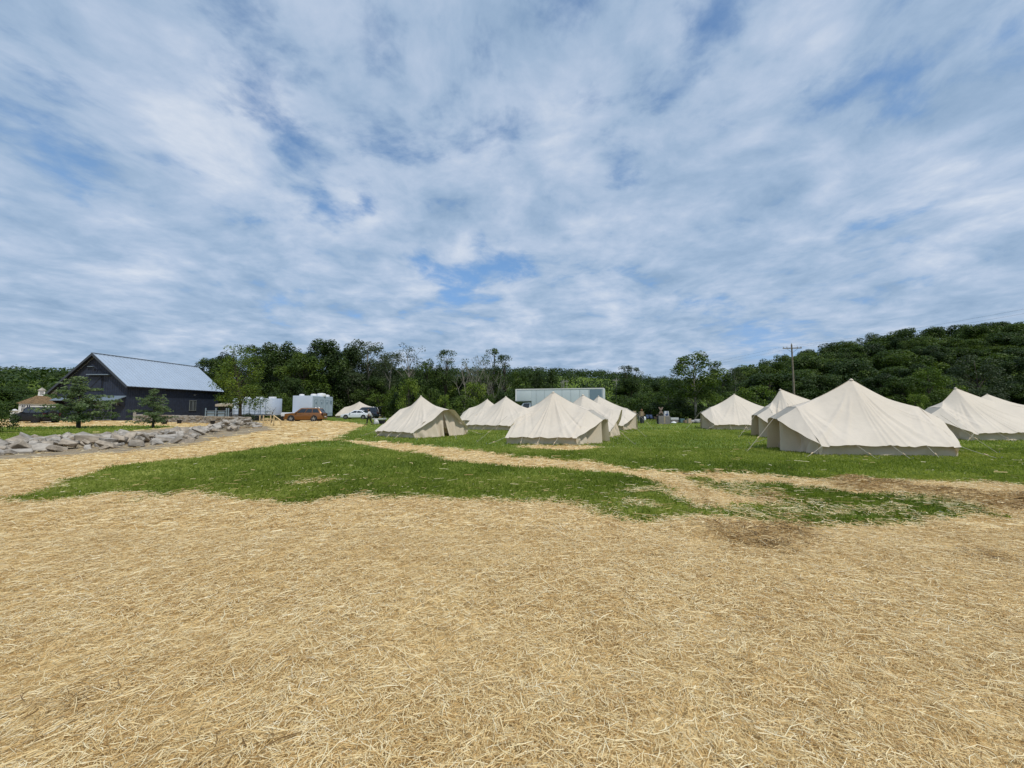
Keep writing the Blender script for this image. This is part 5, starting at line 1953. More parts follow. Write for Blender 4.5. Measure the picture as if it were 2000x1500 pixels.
xa, xb = place(562, 633, 50.0)
suv = make_car('suv', 'copper brown off-road car parked on the straw before the boxy trailer', ((xa + xb) / 2, 50.2, 0), math.pi + rad(5), 'copper_paint',
               [(2.36, .80, .72, .45), (2.28, .98, .86, .36), (1.6, 1.06, .90, 0), (.95, 1.10, .92, 0), (0, 1.12, .925, 0), (-1.4, 1.12, .92, 0), (-2.15, 1.08, .88, .3), (-2.34, .95, .82, .42)],
               (1.10, .45, -1.85, -2.22, 1.08, 1.72, .86, .68), (1.45, -1.33), None, .37, .91, 'alloy', (), (.36, .68), None, 0.0, True)
# white sedan
xa, xb = place(670, 725, 61.5)
make_car('sedan', 'white sedan parked on the grass before the far tent', ((xa + xb) / 2, 61.5, 0), math.pi + rad(1), 'white_car_paint',
         [(2.22, .62, .62, .30), (2.12, .74, .80, .2), (1.4, .86, .86, 0), (.85, .92, .87, 0), (0, .95, .88, 0), (-1.2, .96, .87, 0), (-1.9, .95, .82, .2), (-2.22, .86, .74, .32)],
         (.95, .25, -.95, -1.70, .93, 1.42, .82, .60), (1.38, -1.36), None, .32, .865, 'alloy', (), (.45, .86))
# dark wagon with its tailgate up
xa, xb = place(690, 742, 66)
wag = make_car('wagon', 'dark estate car with its tailgate raised behind the white sedan', ((xa + xb) / 2, 66.0, 0), math.pi - rad(4), 'dark_blue_paint',
               [(2.35, .75, .70, .40), (2.25, .95, .86, .3), (1.5, 1.05, .92, 0), (.9, 1.12, .94, 0), (0, 1.14, .94, 0), (-1.4, 1.14, .93, 0), (-2.15, 1.10, .90, .3), (-2.35, .80, .86, .42)],
               (1.25, .55, -2.0, -2.25, 1.12, 1.86, .88, .72), (1.5, -1.42), None, .36, .93, 'alloy', (), (.36, .68), None, 0, True)
mb = MB(); mb.prism([(-2.02, -.66, 1.84), (-2.02, .66, 1.84), (-3.15, .62, 2.02), (-3.15, -.62, 2.02)], (0, 0, .07)); mb.build('tailgate', MATS['dark_blue_paint'], wag)
mb = MB(); mb.box((-2.40, 0, 1.22), (.10, 1.30, .78)); mb.build('boot_opening', MATS['interior'], wag)
for s_ in (1, -1):
    mb = MB(); mb.tube([(-2.32, s_ * .72, .85), (-2.42, s_ * .70, 1.3), (-2.2, s_ * .64, 1.80)], .045, 6); mb.build('boot_frame', MATS['alloy'], wag, True)
# black off-roader by the cottage
xa, xb = place(33, 92, 43.5)
blk = make_car('off_roader', 'black boxy off-road car parked before the white cottage', ((xa + xb) / 2 , 44.0, 0), math.pi - rad(7), 'black_paint',
               [(2.25, .95, .62, .55), (2.15, 1.08, .70, .5), (1.3, 1.16, .78, 0), (.85, 1.18, .80, 0), (0, 1.16, .82, 0), (-1.4, 1.16, .82, 0), (-2.1, 1.16, .82, .4), (-2.2, 1.10, .80, .5)],
               (.80, .48, -2.02, -2.16, 1.14, 1.82, .80, .70), (1.45, -1.38), None, .42, .82, 'dark_alloy', (), (.38, .70), 'tyre', .08)
mb = MB(); mb.lathe([(.38, -.12), (.42, -.06), (.42, .06), (.36, .12), (.1, .10)], (-2.32, .05, 1.0), 'x', 20); mb.build('spare_wheel', MATS['tyre'], blk, True)


# ---- trailers
def tb(parent, name, c, d, m, rz=0.0):
    mb = MB(); mb.box(c, d, rz)
    return mb.build(name, MATS[m], parent)


def roof_unit(parent, x, y, z, s=1.0):
    mb = MB(); mb.bevbox((x, y, z + .16 * s), (.95 * s, .75 * s, .32 * s), .08 * s)
    return mb.build('roof_unit', MATS['white_paint'], parent, True)


# long trailer with a row of doors
Y = 52.0
xa, xb = place(455, 531, Y)
tA = thing('restroom_trailer', 'white trailer with a row of doors behind the slender tree', 'trailer', ((xa + xb) / 2, Y + 1.2, 0))
L = xb - xa
mb = MB(); mb.bevbox((0, 0, 1.88), (L, 2.4, 2.3), .05); mb.build('body', MATS['trailer_white'], tA, True, 30)
tb(tA, 'skirt', (0, -1.17, .80), (L * .98, .06, .16), 'concrete')
tb(tA, 'trim_line', (0, -1.222, 1.30), (L * .98, .03, .05), 'truck_dark')
n = 6
for i in range(n):
    x = -L / 2 + .5 + i * (L - 1.6) / (n - 1)
    d_ = tb(tA, 'door', (x, -1.215, 1.85), (.62, .035, 1.95), 'trailer_white')
    mb = MB(); mb.box((x - .345, -1.224, 1.85), (.06, .035, 2.0)); mb.box((x + .345, -1.224, 1.85), (.06, .035, 2.0)); mb.box((x, -1.224, 2.86), (.72, .035, .035)); mb.build('door_gap', MATS['truck_dark'], d_)
    mb = MB(); mb.box((x + .24, -1.25, 1.75), (.04, .06, .16)); mb.build('handle', MATS['gap_dark'], d_)
    mb = MB(); mb.box((x, -1.24, 2.62), (.20, .03, .16)); mb.build('vent', MATS['truck_dark'], d_)
for x in (-L * .32, -L * .12):
    mb = MB(); mb.lathe([(.2, -.1), (.36, -.1), (.36, .1), (.2, .1)], (x, -1.0, .36), 'y', 18); mb.build('wheel', MATS['tyre'], tA, True, 40)
for x in (-L * .36, L * .02, L * .26):
    mb = MB()
    for k in range(3):
        mb.box((x, -1.4 - .25 * k, .58 - .2 * k), (.7, .26, .05))
    mb.box((x - .36, -1.6, .35), (.05, .9, .5)); mb.box((x + .36, -1.6, .35), (.05, .9, .5))
    mb.build('steps', MATS['gap_dark'], tA)
    mb = MB(); mb.tube([(x - .36, -1.3, .6), (x - .36, -1.3, 1.5), (x - .36, -2.1, 1.05), (x - .36, -2.1, .1)], .02, 5); mb.build('handrail', MATS['trim_grey'], tA)
for x in (-L * .3, L * .05, L * .38):
    roof_unit(tA, x, 0, 3.02, .8)
tb(tA, 'hitch', (L / 2 + .5, 0, .5), (1.0, .12, .12), 'gap_dark')
# boxy trailer end on
tB = thing('boxy_trailer', 'white boxy trailer with round roof units behind the copper brown car', 'trailer', (-29.35, 57, 0))
mb = MB(); mb.bevbox((0, 0, 1.98), (2.75, 6.2, 2.95), .06); mb.build('body', MATS['trailer_white'], tB, True, 30)
tb(tB, 'side_panel', (1.385, 0, 2.05), (.03, 6.0, 2.7), 'trailer_side')
for y in (-2.1, -.5, 1.1):
    d_ = tb(tB, 'door', (1.405, y, 1.85), (.03, .85, 2.05), 'trailer_side')
    mb = MB(); mb.box((1.412, y - .45, 1.85), (.03, .04, 2.1)); mb.box((1.412, y + .45, 1.85), (.03, .04, 2.1)); mb.box((1.412, y, 2.9), (.03, .94, .04)); mb.build('door_gap', MATS['truck_dark'], d_)
    mb = MB(); mb.box((1.43, y, 2.45), (.03, .28, .3)); mb.build('vent', MATS['truck_dark'], d_)
tb(tB, 'vent', (1.42, 2.4, 2.6), (.03, .5, .5), 'truck_dark')
tb(tB, 'trim_line', (1.41, 0, .98), (.03, 6.0, .06), 'truck_dark')
tb(tB, 'front_seam', (0, -3.112, .98), (2.6, .03, .04), 'concrete')
for x, y, s_ in ((-.6, -2.2, .8), (.8, -1.6, 1.0), (.9, .4, 1.5), (.9, 2.0, 1.0)):
    mb = MB(); mb.lathe([(.42 * s_, 0), (.44 * s_, .16 * s_), (.36 * s_, .30 * s_), (.1 * s_, .34 * s_)], (x, y, 3.44), n=16); mb.build('roof_unit', MATS['white_paint'], tB, True, 40)
for y in (.2, 1.1):
    mb = MB(); mb.lathe([(.2, -.1), (.36, -.1), (.36, .1), (.2, .1)], (1.25, y, .36), 'x', 18); mb.build('wheel', MATS['tyre'], tB, True, 40)
tb(tB, 'hitch', (0, -3.6, .5), (.12, 1.2, .12), 'gap_dark')
tb(tB, 'jack', (.0, -3.9, .3), (.1, .1, .6), 'gap_dark')
# white pick-up nose just behind the copper car
mb = MB()
p = at(563, 806, 53)
wt = thing('white_cart', 'low white cart showing left of the copper brown car', 'cart', (p.x, 53.2, 0))
mb.bevbox((0, 0, .85), (1.5, 1.4, .55), .12); mb.build('body', MATS['white_car_paint'], wt, True)
for x in (-.5, .5):
    mb = MB(); mb.lathe([(.15, -.08), (.3, -.08), (.3, .08), (.15, .08)], (x, -.65, .3), 'y', 16); mb.build('wheel', MATS['tyre'], wt, True, 40)

# ---- box truck
pl_, pr_ = at(1007, 762, 47.5), at(1180, 758, 44.6)
dv = Vector((pr_.x - pl_.x, pr_.y - pl_.y, 0)); TL = dv.length
bt = thing('box_truck', 'long pale box truck behind the row of tents, its cab overhang to the left', 'truck', ((pl_.x + pr_.x) / 2, (pl_.y + pr_.y) / 2, 0), math.atan2(dv.y, dv.x))
TOP, BOT = 4.06, 1.15
mb = MB(); mb.bevbox((1.0, 1.25, (TOP + BOT) / 2), (TL - 2.0, 2.5, TOP - BOT), .04); mb.build('box_body', MATS['truck_box'], bt, True, 30)
mb = MB(); mb.bevbox((-TL / 2 + 1.0, 1.25, (TOP + 2.52) / 2), (2.02, 2.5, TOP - 2.52), .06); mb.build('cab_overhang', MATS['truck_box'], bt, True, 30)
tb(bt, 'top_rail', (0, -.012, TOP - .06), (TL, .05, .12), 'white_paint')
tb(bt, 'bottom_rail', (1.0, -.012, BOT + .06), (TL - 2, .05, .12), 'alloy')
for x in (-TL / 2 + .06, TL / 2 - .07):
    tb(bt, 'corner_post', (x, -.015, (TOP + (2.55 if x < 0 else BOT)) / 2), (.14, .06, TOP - (2.55 if x < 0 else BOT) - .12), 'white_paint')
tb(bt, 'overhang_rail', (-TL / 2 + 1.0, -.012, 2.57), (2.0, .05, .08), 'trim_grey')
tb(bt, 'side_door', (TL / 2 - .95, -.014, (TOP + BOT) / 2 - .03), (1.38, .05, TOP - BOT - .32), 'truck_dark')
mb = MB()
for k in range(7):
    mb.box((-TL / 2 + 2.6 + k * 1.05, -.006, (TOP + BOT) / 2), (.012, .02, TOP - BOT - .3))
o = mb.build('side_seam', MATS['trim_grey'], bt); o['kind'] = 'stuff'
secs = []
for x, zt in ((-TL / 2 + .25, 1.55), (-TL / 2 + .35, 1.65), (-TL / 2 + .95, 2.35), (-TL / 2 + 1.9, 2.42)):
    secs.append([Vector((x, .12, .6)), Vector((x, .10, 1.5)), Vector((x, .2, zt)), Vector((x, 2.3, zt)), Vector((x, 2.4, 1.5)), Vector((x, 2.38, .6))])
mb = MB(); mb.loft(secs); mb.build('cab', MATS['white_car_paint'], bt, True, 30)
mb = MB(); mb.prism([(-TL / 2 + .72, .09, 1.62), (-TL / 2 + 1.7, .09, 1.62), (-TL / 2 + 1.7, .16, 2.28), (-TL / 2 + 1.05, .16, 2.28)], (0, -.02, 0)); mb.build('cab_window', MATS['car_glass'], bt)
mb = MB(); mb.bevbox((-TL / 2 + .8, -.08, 1.75), (.12, .16, .42), .03); mb.build('mirror', MATS['gap_dark'], bt)
tb(bt, 'fuel_tank', (-TL / 2 + 3.2, .2, .75), (1.2, .5, .5), 'alloy')
tb(bt, 'chassis', (.6, 1.25, .95), (TL - 1.5, .9, .25), 'gap_dark')
for x in (-TL / 2 + 1.1, TL / 2 - 2.6):
    for y in (.15, 2.35):
        mb = MB(); mb.lathe([(.25, -.14), (.48, -.14), (.5, 0), (.48, .14), (.25, .14), (.1, .1)], (x, y, .5), 'y', 20); mb.build('wheel', MATS['tyre'], bt, True, 40)

# ================================================================== PEOPLE
mat('skin', (0.30, 0.17, 0.11), 0.6)
mat('skin_tanned', (0.28, 0.13, 0.07), 0.6)
mat('hair_dark', (0.012, 0.010, 0.009), 0.6)
mat('hair_red', (0.14, 0.055, 0.025), 0.6)
mat('white_cloth', (0.66, 0.65, 0.63), 0.85, color2=(0.40, 0.40, 0.40), vscale=9)
mat('black_cloth', (0.010, 0.010, 0.012), 0.85)
mat('dark_top', (0.018, 0.017, 0.018), 0.85)
mat('grey_cloth', (0.36, 0.35, 0.34), 0.85, var=.2, vscale=6)
mat('shoe_dark', (0.012, 0.012, 0.012), 0.6)


def skin_body(name, joints, edges, m, parent, levels=1, root=0):
    me = bpy.data.meshes.new(name)
    me.from_pydata([j[0] for j in joints], edges, [])
    o = bpy.data.objects.new(name, me)
    COL.objects.link(o); o.parent = parent
    sk = o.modifiers.new('skin', 'SKIN')
    sk.use_smooth_shade = True
    for i, j in enumerate(joints):
        d = me.skin_vertices[0].data[i]
        r_ = j[1] if isinstance(j[1], tuple) else (j[1], j[1])
        d.radius = r_
        d.use_root = (i == root)
    sb = o.modifiers.new('sub', 'SUBSURF'); sb.levels = levels; sb.render_levels = levels
    me.materials.append(MATS[m])
    return o


def hand(mb, w, d, side, s=1.0):
    """palm, four fingers of their own lengths and a thumb, slightly curled; w the wrist, d the way it points"""
    w, d = Vector(w), Vector(d).normalized()
    a = d.cross(Vector((0, 0, 1)) if abs(d.z) < .9 else Vector((1, 0, 0))).normalized() * side
    n = d.cross(a)
    mb.tube([w - d * .02, w + d * .03, w + d * .085 * s], [.024, .036 * s, .034 * s], 8)
    for k, ln in enumerate((.070, .080, .075, .058)):
        b = w + d * .08 * s + a * (-.027 + .018 * k) * s
        k1 = b + d * ln * .5 * s + n * .008
        mb.tube([b, k1, k1 + d * ln * .45 * s + n * .025], [.0095, .009, .007], 6)
    b = w + d * .03 * s - a * .032 * s
    k1 = b + d * .03 * s - a * .022 * s
    mb.tube([b, k1, k1 + d * .03 * s + n * .012], [.012, .011, .008], 6)


def head(parent, c, face, skin, hair, hair_len=0.0):
    """head with jaw, nose, ears, eyes and hair; face = facing angle"""
    bm_ = bmesh.new()
    bmesh.ops.create_uvsphere(bm_, u_segments=18, v_segments=14, radius=.11)
    for v in bm_.verts:
        x, y, z = v.co
        v.co = Vector((x * (1.0 if z > -.03 else .86) , y * .82 * (1 if z > -.02 else .82), z * 1.18))
        if z < -.05 and x > 0: v.co.x *= 1.05
    R = Matrix.Rotation(face, 4, 'Z')
    mb = MB()
    bm_.verts.index_update()
    mb.add([v.co for v in bm_.verts], [[v.index for v in f.verts] for f in bm_.faces])
    mb.add([(.10, -.016, .02), (.10, .016, .02), (.135, 0, -.02), (.10, -.02, -.028), (.10, .02, -.028)], [(0, 1, 2), (0, 2, 3), (1, 4, 2), (3, 2, 4)])
    for s_ in (-1, 1):
        mb.box((-.005, s_ * .092, -.005), (.035, .018, .06))
    mb.box((.098, 0, -.062), (.012, .045, .010))
    mb.v = [tuple(Vector(c) + (R @ Vector(v))) for v in mb.v]
    h = mb.build('head', MATS[skin], parent, True, 60)
    mb = MB()
    for s_ in (-1, 1):
        mb.lathe([(.010, 0), (.008, .006), (.002, .009)], (.096, s_ * .034, .012), 'x', 8)
    mb.v = [tuple(Vector(c) + (R @ Vector(v))) for v in mb.v]
    mb.build('eyes', MATS['hair_dark'], h)
    mb = MB()
    bm_.free()
    bm_ = bmesh.new(); bmesh.ops.create_uvsphere(bm_, u_segments=18, v_segments=14, radius=.122)
    dele = [v for v in bm_.verts if (v.co.x > .035 and v.co.z < .055) or (v.co.z < -.05 - hair_len)]
    bmesh.ops.delete(bm_, geom=dele, context='VERTS')
    bm_.verts.index_update()
    mb.add([tuple(Vector(c) + (R @ Vector((v.co.x - .006, v.co.y * .86, v.co.z * 1.15 + .008)))) for v in bm_.verts], [[v.index for v in f.verts] for f in bm_.faces])
    bm_.free()
    mb.build('hair', MATS[hair], parent, True, 60)


# person walking, loose white top, black trousers
q = gp(721, 829.5)
p1 = thing('person', 'person in a loose white top and black trousers walking past the white sedan', 'person', (q.x, q.y, 0), math.pi)
# faces +x locally (to the left in the picture)
J = [((0, 0, .84), (.12, .15)), ((.01, 0, 1.02), (.11, .14)), ((.03, 0, 1.22), (.11, .165)), ((.04, 0, 1.33), (.05, .06)), ((.06, 0, 1.41), (.05, .05)),
     ((.03, .17, 1.27), .055), ((-.02, .23, 1.05), .042), ((.14, .22, .95), .034),
     ((.03, -.17, 1.27), .055), ((.02, -.23, 1.04), .042), ((.20, -.20, .98), .034),
     ((.05, .085, .80), .085), ((.18, .09, .46), .058), ((.20, .09, .10), .040), ((.30, .09, .035), .035),
     ((-.03, -.085, .80), .085), ((-.10, -.09, .46), .058), ((-.30, -.09, .13), .040), ((-.22, -.09, .035), .035)]
E = [(0, 1), (1, 2), (2, 3), (3, 4), (2, 5), (5, 6), (6, 7), (2, 8), (8, 9), (9, 10), (0, 11), (11, 12), (12, 13), (13, 14), (0, 15), (15, 16), (16, 17), (17, 18)]
skin_body('body', J, E, 'skin', p1)
head(p1, (.07, 0, 1.50), 0, 'skin', 'hair_dark', .06)
skin_body('trousers', [((0, 0, .86), (.135, .165)), ((.05, .085, .78), .105), ((.18, .09, .46), .078), ((.20, .09, .13), .062), ((-.03, -.085, .78), .105), ((-.10, -.09, .46), .078), ((-.29, -.09, .16), .062)], [(0, 1), (1, 2), (2, 3), (0, 4), (4, 5), (5, 6)], 'black_cloth', p1)
skin_body('shirt', [((0, 0, .88), (.18, .21)), ((-.03, 0, 1.05), (.17, .20)), ((.02, 0, 1.24), (.14, .185)), ((.04, 0, 1.35), (.07, .085)), ((.03, .18, 1.26), .08), ((-.02, .235, 1.06), .07), ((.03, -.18, 1.26), .08), ((.02, -.235, 1.05), .07)], [(0, 1), (1, 2), (2, 3), (2, 4), (4, 5), (2, 6), (6, 7)], 'white_cloth', p1)
mb = MB(); hand(mb, (.14, .22, .95), (.7, 0, -.5), 1); mb.build('hand', MATS['skin'], p1, True)
mb = MB(); hand(mb, (.20, -.20, .98), (.8, .1, -.3), -1); mb.build('hand', MATS['skin'], p1, True)
for x, y, rz_ in ((.26, .09, 0), (-.25, -.09, 0)):
    mb = MB(); mb.bevbox((x, y, .045), (.25, .09, .085), .03); mb.build('shoe', MATS['shoe_dark'], p1, True)
q2 = Vector((q.x + .40, q.y + .12, 0))
sk_ = thing('white_sack', 'loose white sack on the grass right behind the walking person', 'sack', (q2.x + .15, q2.y + .35, 0))
mb = MB(); mb.lathe([(.20, 0), (.27, .10), (.26, .30), (.19, .48), (.08, .58), (.10, .65)], n=14)
mb.v = [(x + .03 * math.sin(9 * z + 4 * y), y + .03 * math.sin(7 * x + 8 * z), z) for x, y, z in mb.v]
mb.build('sack_body', MATS['white_cloth'], sk_, True, 70)
mb = MB(); mb.lathe([(.085, .57), (.095, .59), (.085, .61)], n=12); mb.build('tie', MATS['rope'], sk_)

# low table on dark crates right of the walker
q = gp(742, 828.5)
tbq = thing('plank_table', 'low pale plank table standing before the left slope of the arched door tent', 'table', (q.x, q.y, 0), .1)
tb(tbq, 'table_top', (-.05, 0, .56), (1.35, .62, .07), 'white_wall')
tb(tbq, 'stretcher', (0, .2, .30), (1.0, .05, .05), 'gap_dark')
for x in (-.5, .5):
    for y in (-.25, .25):
        tb(tbq, 'leg', (x, y, .26), (.06, .06, .53), 'gap_dark')
for x, lab in ((-.18, 'black storage crate under the low plank table, on its left'), (.32, 'black storage crate under the low plank table, on its right')):
    cr = thing('storage_crate', lab, 'crate', (q.x + x, q.y - .02, 0), .1, 'black storage crates under the plank table')
    mb = MB(); mb.box((0, 0, .19), (.46, .42, .38), taper=1.08); mb.build('bin', MATS['black_plastic'], cr)
    mb = MB(); mb.bevbox((0, 0, .41), (.50, .46, .05), .015); mb.build('lid', MATS['dark_blue_paint'], cr)
for x, lab in ((.42, 'small dark cup on the right end of the plank table'), (.55, 'small dark cup at the very edge of the plank table')):
    cp = thing('cup', lab, 'cup', (q.x + x, q.y - .1, .597), 0, 'cups on the plank table')
    mb = MB(); mb.lathe([(.035, 0), (.045, .12), (.040, .12), (.03, .02)], n=10); mb.build('cup_body', MATS['gap_dark'], cp, True, 40)
    mb = MB(); mb.lathe([(.047, .12), (.047, .13), (.02, .135)], n=10); mb.build('lid', MATS['white_paint'], cp)

# person bending among the boxes
q = gp(1248.5, 826)
p2 = thing('person', 'person in a dark top and pale grey trousers bending over boxes by the shrubs', 'person', (q.x, q.y, 0), 0)
J = [((-.05, 0, .86), (.12, .155)), ((.02, 0, 1.05), (.11, .14)), ((.14, 0, 1.24), (.11, .165)), ((.22, 0, 1.33), (.05, .06)), ((.28, 0, 1.38), (.05, .05)),
     ((.16, .18, 1.24), .055), ((.26, .24, 1.05), .044), ((.48, .22, 1.00), .036),
     ((.16, -.18, 1.24), .055), ((.26, -.24, 1.04), .044), ((.48, -.20, 1.02), .036),
     ((-.04, .09, .80), .088), ((-.02, .10, .46), .062), ((-.06, .10, .10), .042), ((.05, .10, .035), .035),
     ((-.04, -.09, .80), .088), ((.06, -.12, .46), .062), ((.10, -.12, .10), .042), ((.20, -.12, .035), .035)]
skin_body('body', J, E, 'skin_tanned', p2)
head(p2, (.31, 0, 1.46), 0, 'skin_tanned', 'hair_red', .03)
skin_body('trousers', [((-.05, 0, .87), (.135, .17)), ((-.04, .09, .78), .108), ((-.02, .10, .46), .082), ((-.06, .10, .13), .066), ((-.04, -.09, .78), .108), ((.06, -.12, .46), .082), ((.10, -.12, .13), .066)], [(0, 1), (1, 2), (2, 3), (0, 4), (4, 5), (5, 6)], 'grey_cloth', p2)
skin_body('shirt', [((-.04, 0, .90), (.145, .18)), ((.03, 0, 1.07), (.135, .17)), ((.14, 0, 1.25), (.13, .18)), ((.22, 0, 1.34), (.07, .08)), ((.16, .185, 1.24), .072), ((.24, .235, 1.09), .06), ((.16, -.185, 1.24), .072), ((.24, -.235, 1.08), .06)], [(0, 1), (1, 2), (2, 3), (2, 4), (4, 5), (2, 6), (6, 7)], 'dark_top', p2)
for s_ in (1, -1):
    mb = MB(); hand(mb, (.48, s_ * .21, 1.01), (.9, -s_ * .2, -.1), s_); mb.build('hand', MATS['skin_tanned'], p2, True)
for x, y in ((.0, .10), (.16, -.12)):
    mb = MB(); mb.bevbox((x, y, .045), (.27, .10, .09), .03); mb.build('shoe', MATS['shoe_dark'], p2, True)

# ================================================================== THINGS ON THE GRASS
mat('carton', (0.27, 0.20, 0.135), 0.85, var=.2, vscale=4)
mat('carton_pale', (0.40, 0.33, 0.24), 0.85, var=.2, vscale=4)
mat('grey_carton', (0.24, 0.22, 0.20), 0.85, var=.15, vscale=4)
mat('white_plastic', (0.66, 0.67, 0.68), 0.5)
mat('teal_plastic', (0.10, 0.17, 0.18), 0.5)
mat('blue_bag', (0.035, 0.06, 0.13), 0.8)
mat('weathered_wood', (0.34, 0.25, 0.20), 0.85, var=.3, vscale=8)
PXM = lambda Y: Y / FPX


def carton(px0, px1, pytop, pybase, depth, m, label, cat='box', rz=0.0, name='carton', z0=0.0, group='boxes set down by the shrubs', flaps=True, Y=None):
    if Y is None:
        Y = gp(px0, pybase).y
    a = at(px0, pybase, Y); b = at(px1, pytop, Y)
    w, h = b.x - a.x, b.z - z0
    c = thing(name, label, cat, ((a.x + b.x) / 2, Y + depth / 2, z0), rz, group)
    mb = MB(); mb.bevbox((0, 0, h / 2), (w, depth, h), min(.012, h * .1)); mb.build('box_body', MATS[m], c)
    if flaps:
        mb = MB(); mb.box((0, -.002 - depth / 2, h * .55), (.06, .006, h * .88)); mb.build('tape', MATS['new_wood'], c)
        mb = MB()
        mb.prism([(-w / 2 + .01, -depth / 2, h + .002), (w / 2 - .01, -depth / 2, h + .002), (w / 2 - .01, -.01, h + .012), (-w / 2 + .01, -.01, h + .012)], (0, 0, .006))
        mb.prism([(-w / 2 + .01, depth / 2, h + .002), (w / 2 - .01, depth / 2, h + .002), (w / 2 - .01, .01, h + .012), (-w / 2 + .01, .01, h + .012)], (0, 0, .006))
        mb.build('flaps', MATS[m], c)
    else:
        mb = MB(); mb.bevbox((0, 0, h), (w * 1.05, depth * 1.05, h * .16), .01); mb.build('lid', MATS[m], c)
    return c, Y, b.z


# dark crates with a pale box on top, left of the bending person
c1, Yc, zt = carton(1236, 1242.5, 813, 826, .5, 'gap_dark', 'dark crate under the pale box left of the bending person', flaps=False, name='crate')
carton(1236, 1242.6, 803, 826, .45, 'carton_pale', 'pale box on the dark crate left of the bending person', z0=zt + .05, Y=Yc)
c2, Yc, zt = carton(1253, 1258, 814, 827, .5, 'gap_dark', 'dark crate under the brown box before the bending person', flaps=False, name='crate')
carton(1250.5, 1257.5, 804, 827, .45, 'carton', 'brown box held above the dark crate by the bending person', z0=zt + .05, Y=Yc)
# white drum
p = gp(1258.5, 820.5)
o = thing('white_drum', 'white plastic drum between the brown box and the folded chairs', 'drum', (p.x, p.y, 0))
mb = MB(); mb.lathe([(.21, 0), (.23, .05), (.23, .34), (.20, .42), (.12, .48)], n=16); mb.build('drum_body', MATS['white_plastic'], o, True, 40)
mb = MB(); mb.lathe([(.125, .48), (.125, .54), (.02, .55)], n=12); mb.build('lid', MATS['white_plastic'], o)
# folded chairs
for px, lab in ((1267, 'dark blue camp chair left of the other by the white drum'), (1273.5, 'dark blue camp chair right of the other, nearer the wooden stack')):
    p = gp(px, 823)
    o = thing('camp_chair', lab, 'chair', (p.x, p.y, 0), .3, 'dark blue camp chairs by the white drum')
    mb = MB(); mb.grid([[(-.2, .12, .42), (0, .13, .38), (.2, .12, .42)], [(-.2, .18, .62), (0, .2, .60), (.2, .18, .62)], [(-.2, .26, .86), (0, .28, .85), (.2, .26, .86)]]); mb.build('backrest', MATS['blue_bag'], o, True)
    mb = MB(); mb.grid([[(-.2, -.2, .42), (0, -.2, .38), (.2, -.2, .42)], [(-.2, .13, .40), (0, .13, .35), (.2, .13, .40)]]); mb.build('seat', MATS['blue_bag'], o, True)
    for s_ in (-1, 1):
        mb = MB(); mb.tube([(s_ * .22, -.24, 0), (s_ * .21, .15, .45), (s_ * .2, .28, .9)], .014, 5); mb.build('leg', MATS['gap_dark'], o)
        mb = MB(); mb.tube([(s_ * .22, .24, 0), (s_ * .21, -.18, .60)], .014, 5); mb.build('leg', MATS['gap_dark'], o)
        mb = MB(); mb.box((s_ * .24, 0, .60), (.05, .36, .03)); mb.build('armrest', MATS['gap_dark'], o)
# big carton with things on top
c3, Yc, zt = carton(1290, 1310.5, 813, 828.5, .8, 'grey_carton', 'big grey brown carton with a white tub on it before the shrubs', rz=-.25)
p = at(1304.5, 813, Yc)
o = thing('white_tub', 'round backed white tub on top of the big grey brown carton', 'tub', (p.x, Yc + .4, zt + .02), -.2)
mb = MB()
rows = []
for k in range(5):
    z = .52 * k / 4
    rows.append([Vector((.27 * math.sin(a) * (1 - .18 * (k / 4) ** 3), .25 * math.cos(a) * (1 - .1 * k / 4), z)) for a in np.linspace(-2.3, 2.3, 15)])
mb.grid(rows)
mb.grid([[r_ * .985 for r_ in row] for row in rows])
mb.build('shell', MATS['white_plastic'], o, True, 60)
mb = MB(); mb.lathe([(.25, .0), (.25, .03), (.02, .03)], n=16); mb.build('floor', MATS['white_plastic'], o)
pk = thing('blue_bundle', 'small blue bundle lying in the white tub', 'bundle', (p.x + .02, Yc + .34, zt + .052))
mb = MB(); mb.lathe([(.04, 0), (.16, .04), (.17, .12), (.08, .2)], n=12); mb.v = [(x + .02 * math.sin(20 * y), y + .02 * math.sin(18 * x), z) for x, y, z in mb.v]; mb.build('bundle_body', MATS['blue_bag'], pk, True, 60)
mb = MB(); mb.tube([(-.12, 0, .15), (0, 0, .21), (.12, 0, .15)], .015, 5); mb.build('strap', MATS['white_cloth'], pk)
# crossed legs on the stack behind
Yx = Yc + 1.2
st_ = at(1289, 826, Yx)
o = thing('wood_stack', 'stack of weathered sticks and slats left of the big carton', 'stack', (st_.x, Yx, 0))
rg = random.Random(77)
for k in range(9):
    mb = MB(); mb.box((rg.uniform(-.15, .15), rg.uniform(-.1, .1), .06 + .11 * k), (rg.uniform(.7, 1.15), .10, .05), rz=rg.uniform(-.4, .4), ry=rg.uniform(-.08, .08)); mb.build('stick', MATS['weathered_wood' if k % 3 else 'utility_wood'], o)
for k in range(2):
    mb = MB(); mb.box((-.1 + .2 * k, 0, .5), (.3, .55, .9)); mb.build('crate_body', MATS['gap_dark'], o)
fx = at(1291, 808, Yx)
o = thing('folding_stand', 'upturned wooden stand with crossed legs on top of the stick stack', 'stand', (fx.x, Yx, 1.08))
for y in (-.12, .12):
    for s_ in (-1, 1):
        mb = MB(); mb.box((0, y, .36), (.06, .04, .82), ry=s_ * .48); mb.build('leg', MATS['weathered_wood'], o)
mb = MB(); mb.tube([(-.17, -.14, .66), (-.17, .14, .66)], .02, 5); mb.build('crossbar', MATS['weathered_wood'], o)
mb = MB(); mb.tube([(.17, -.14, .10), (.17, .14, .10)], .02, 5); mb.build('crossbar', MATS['weathered_wood'], o)
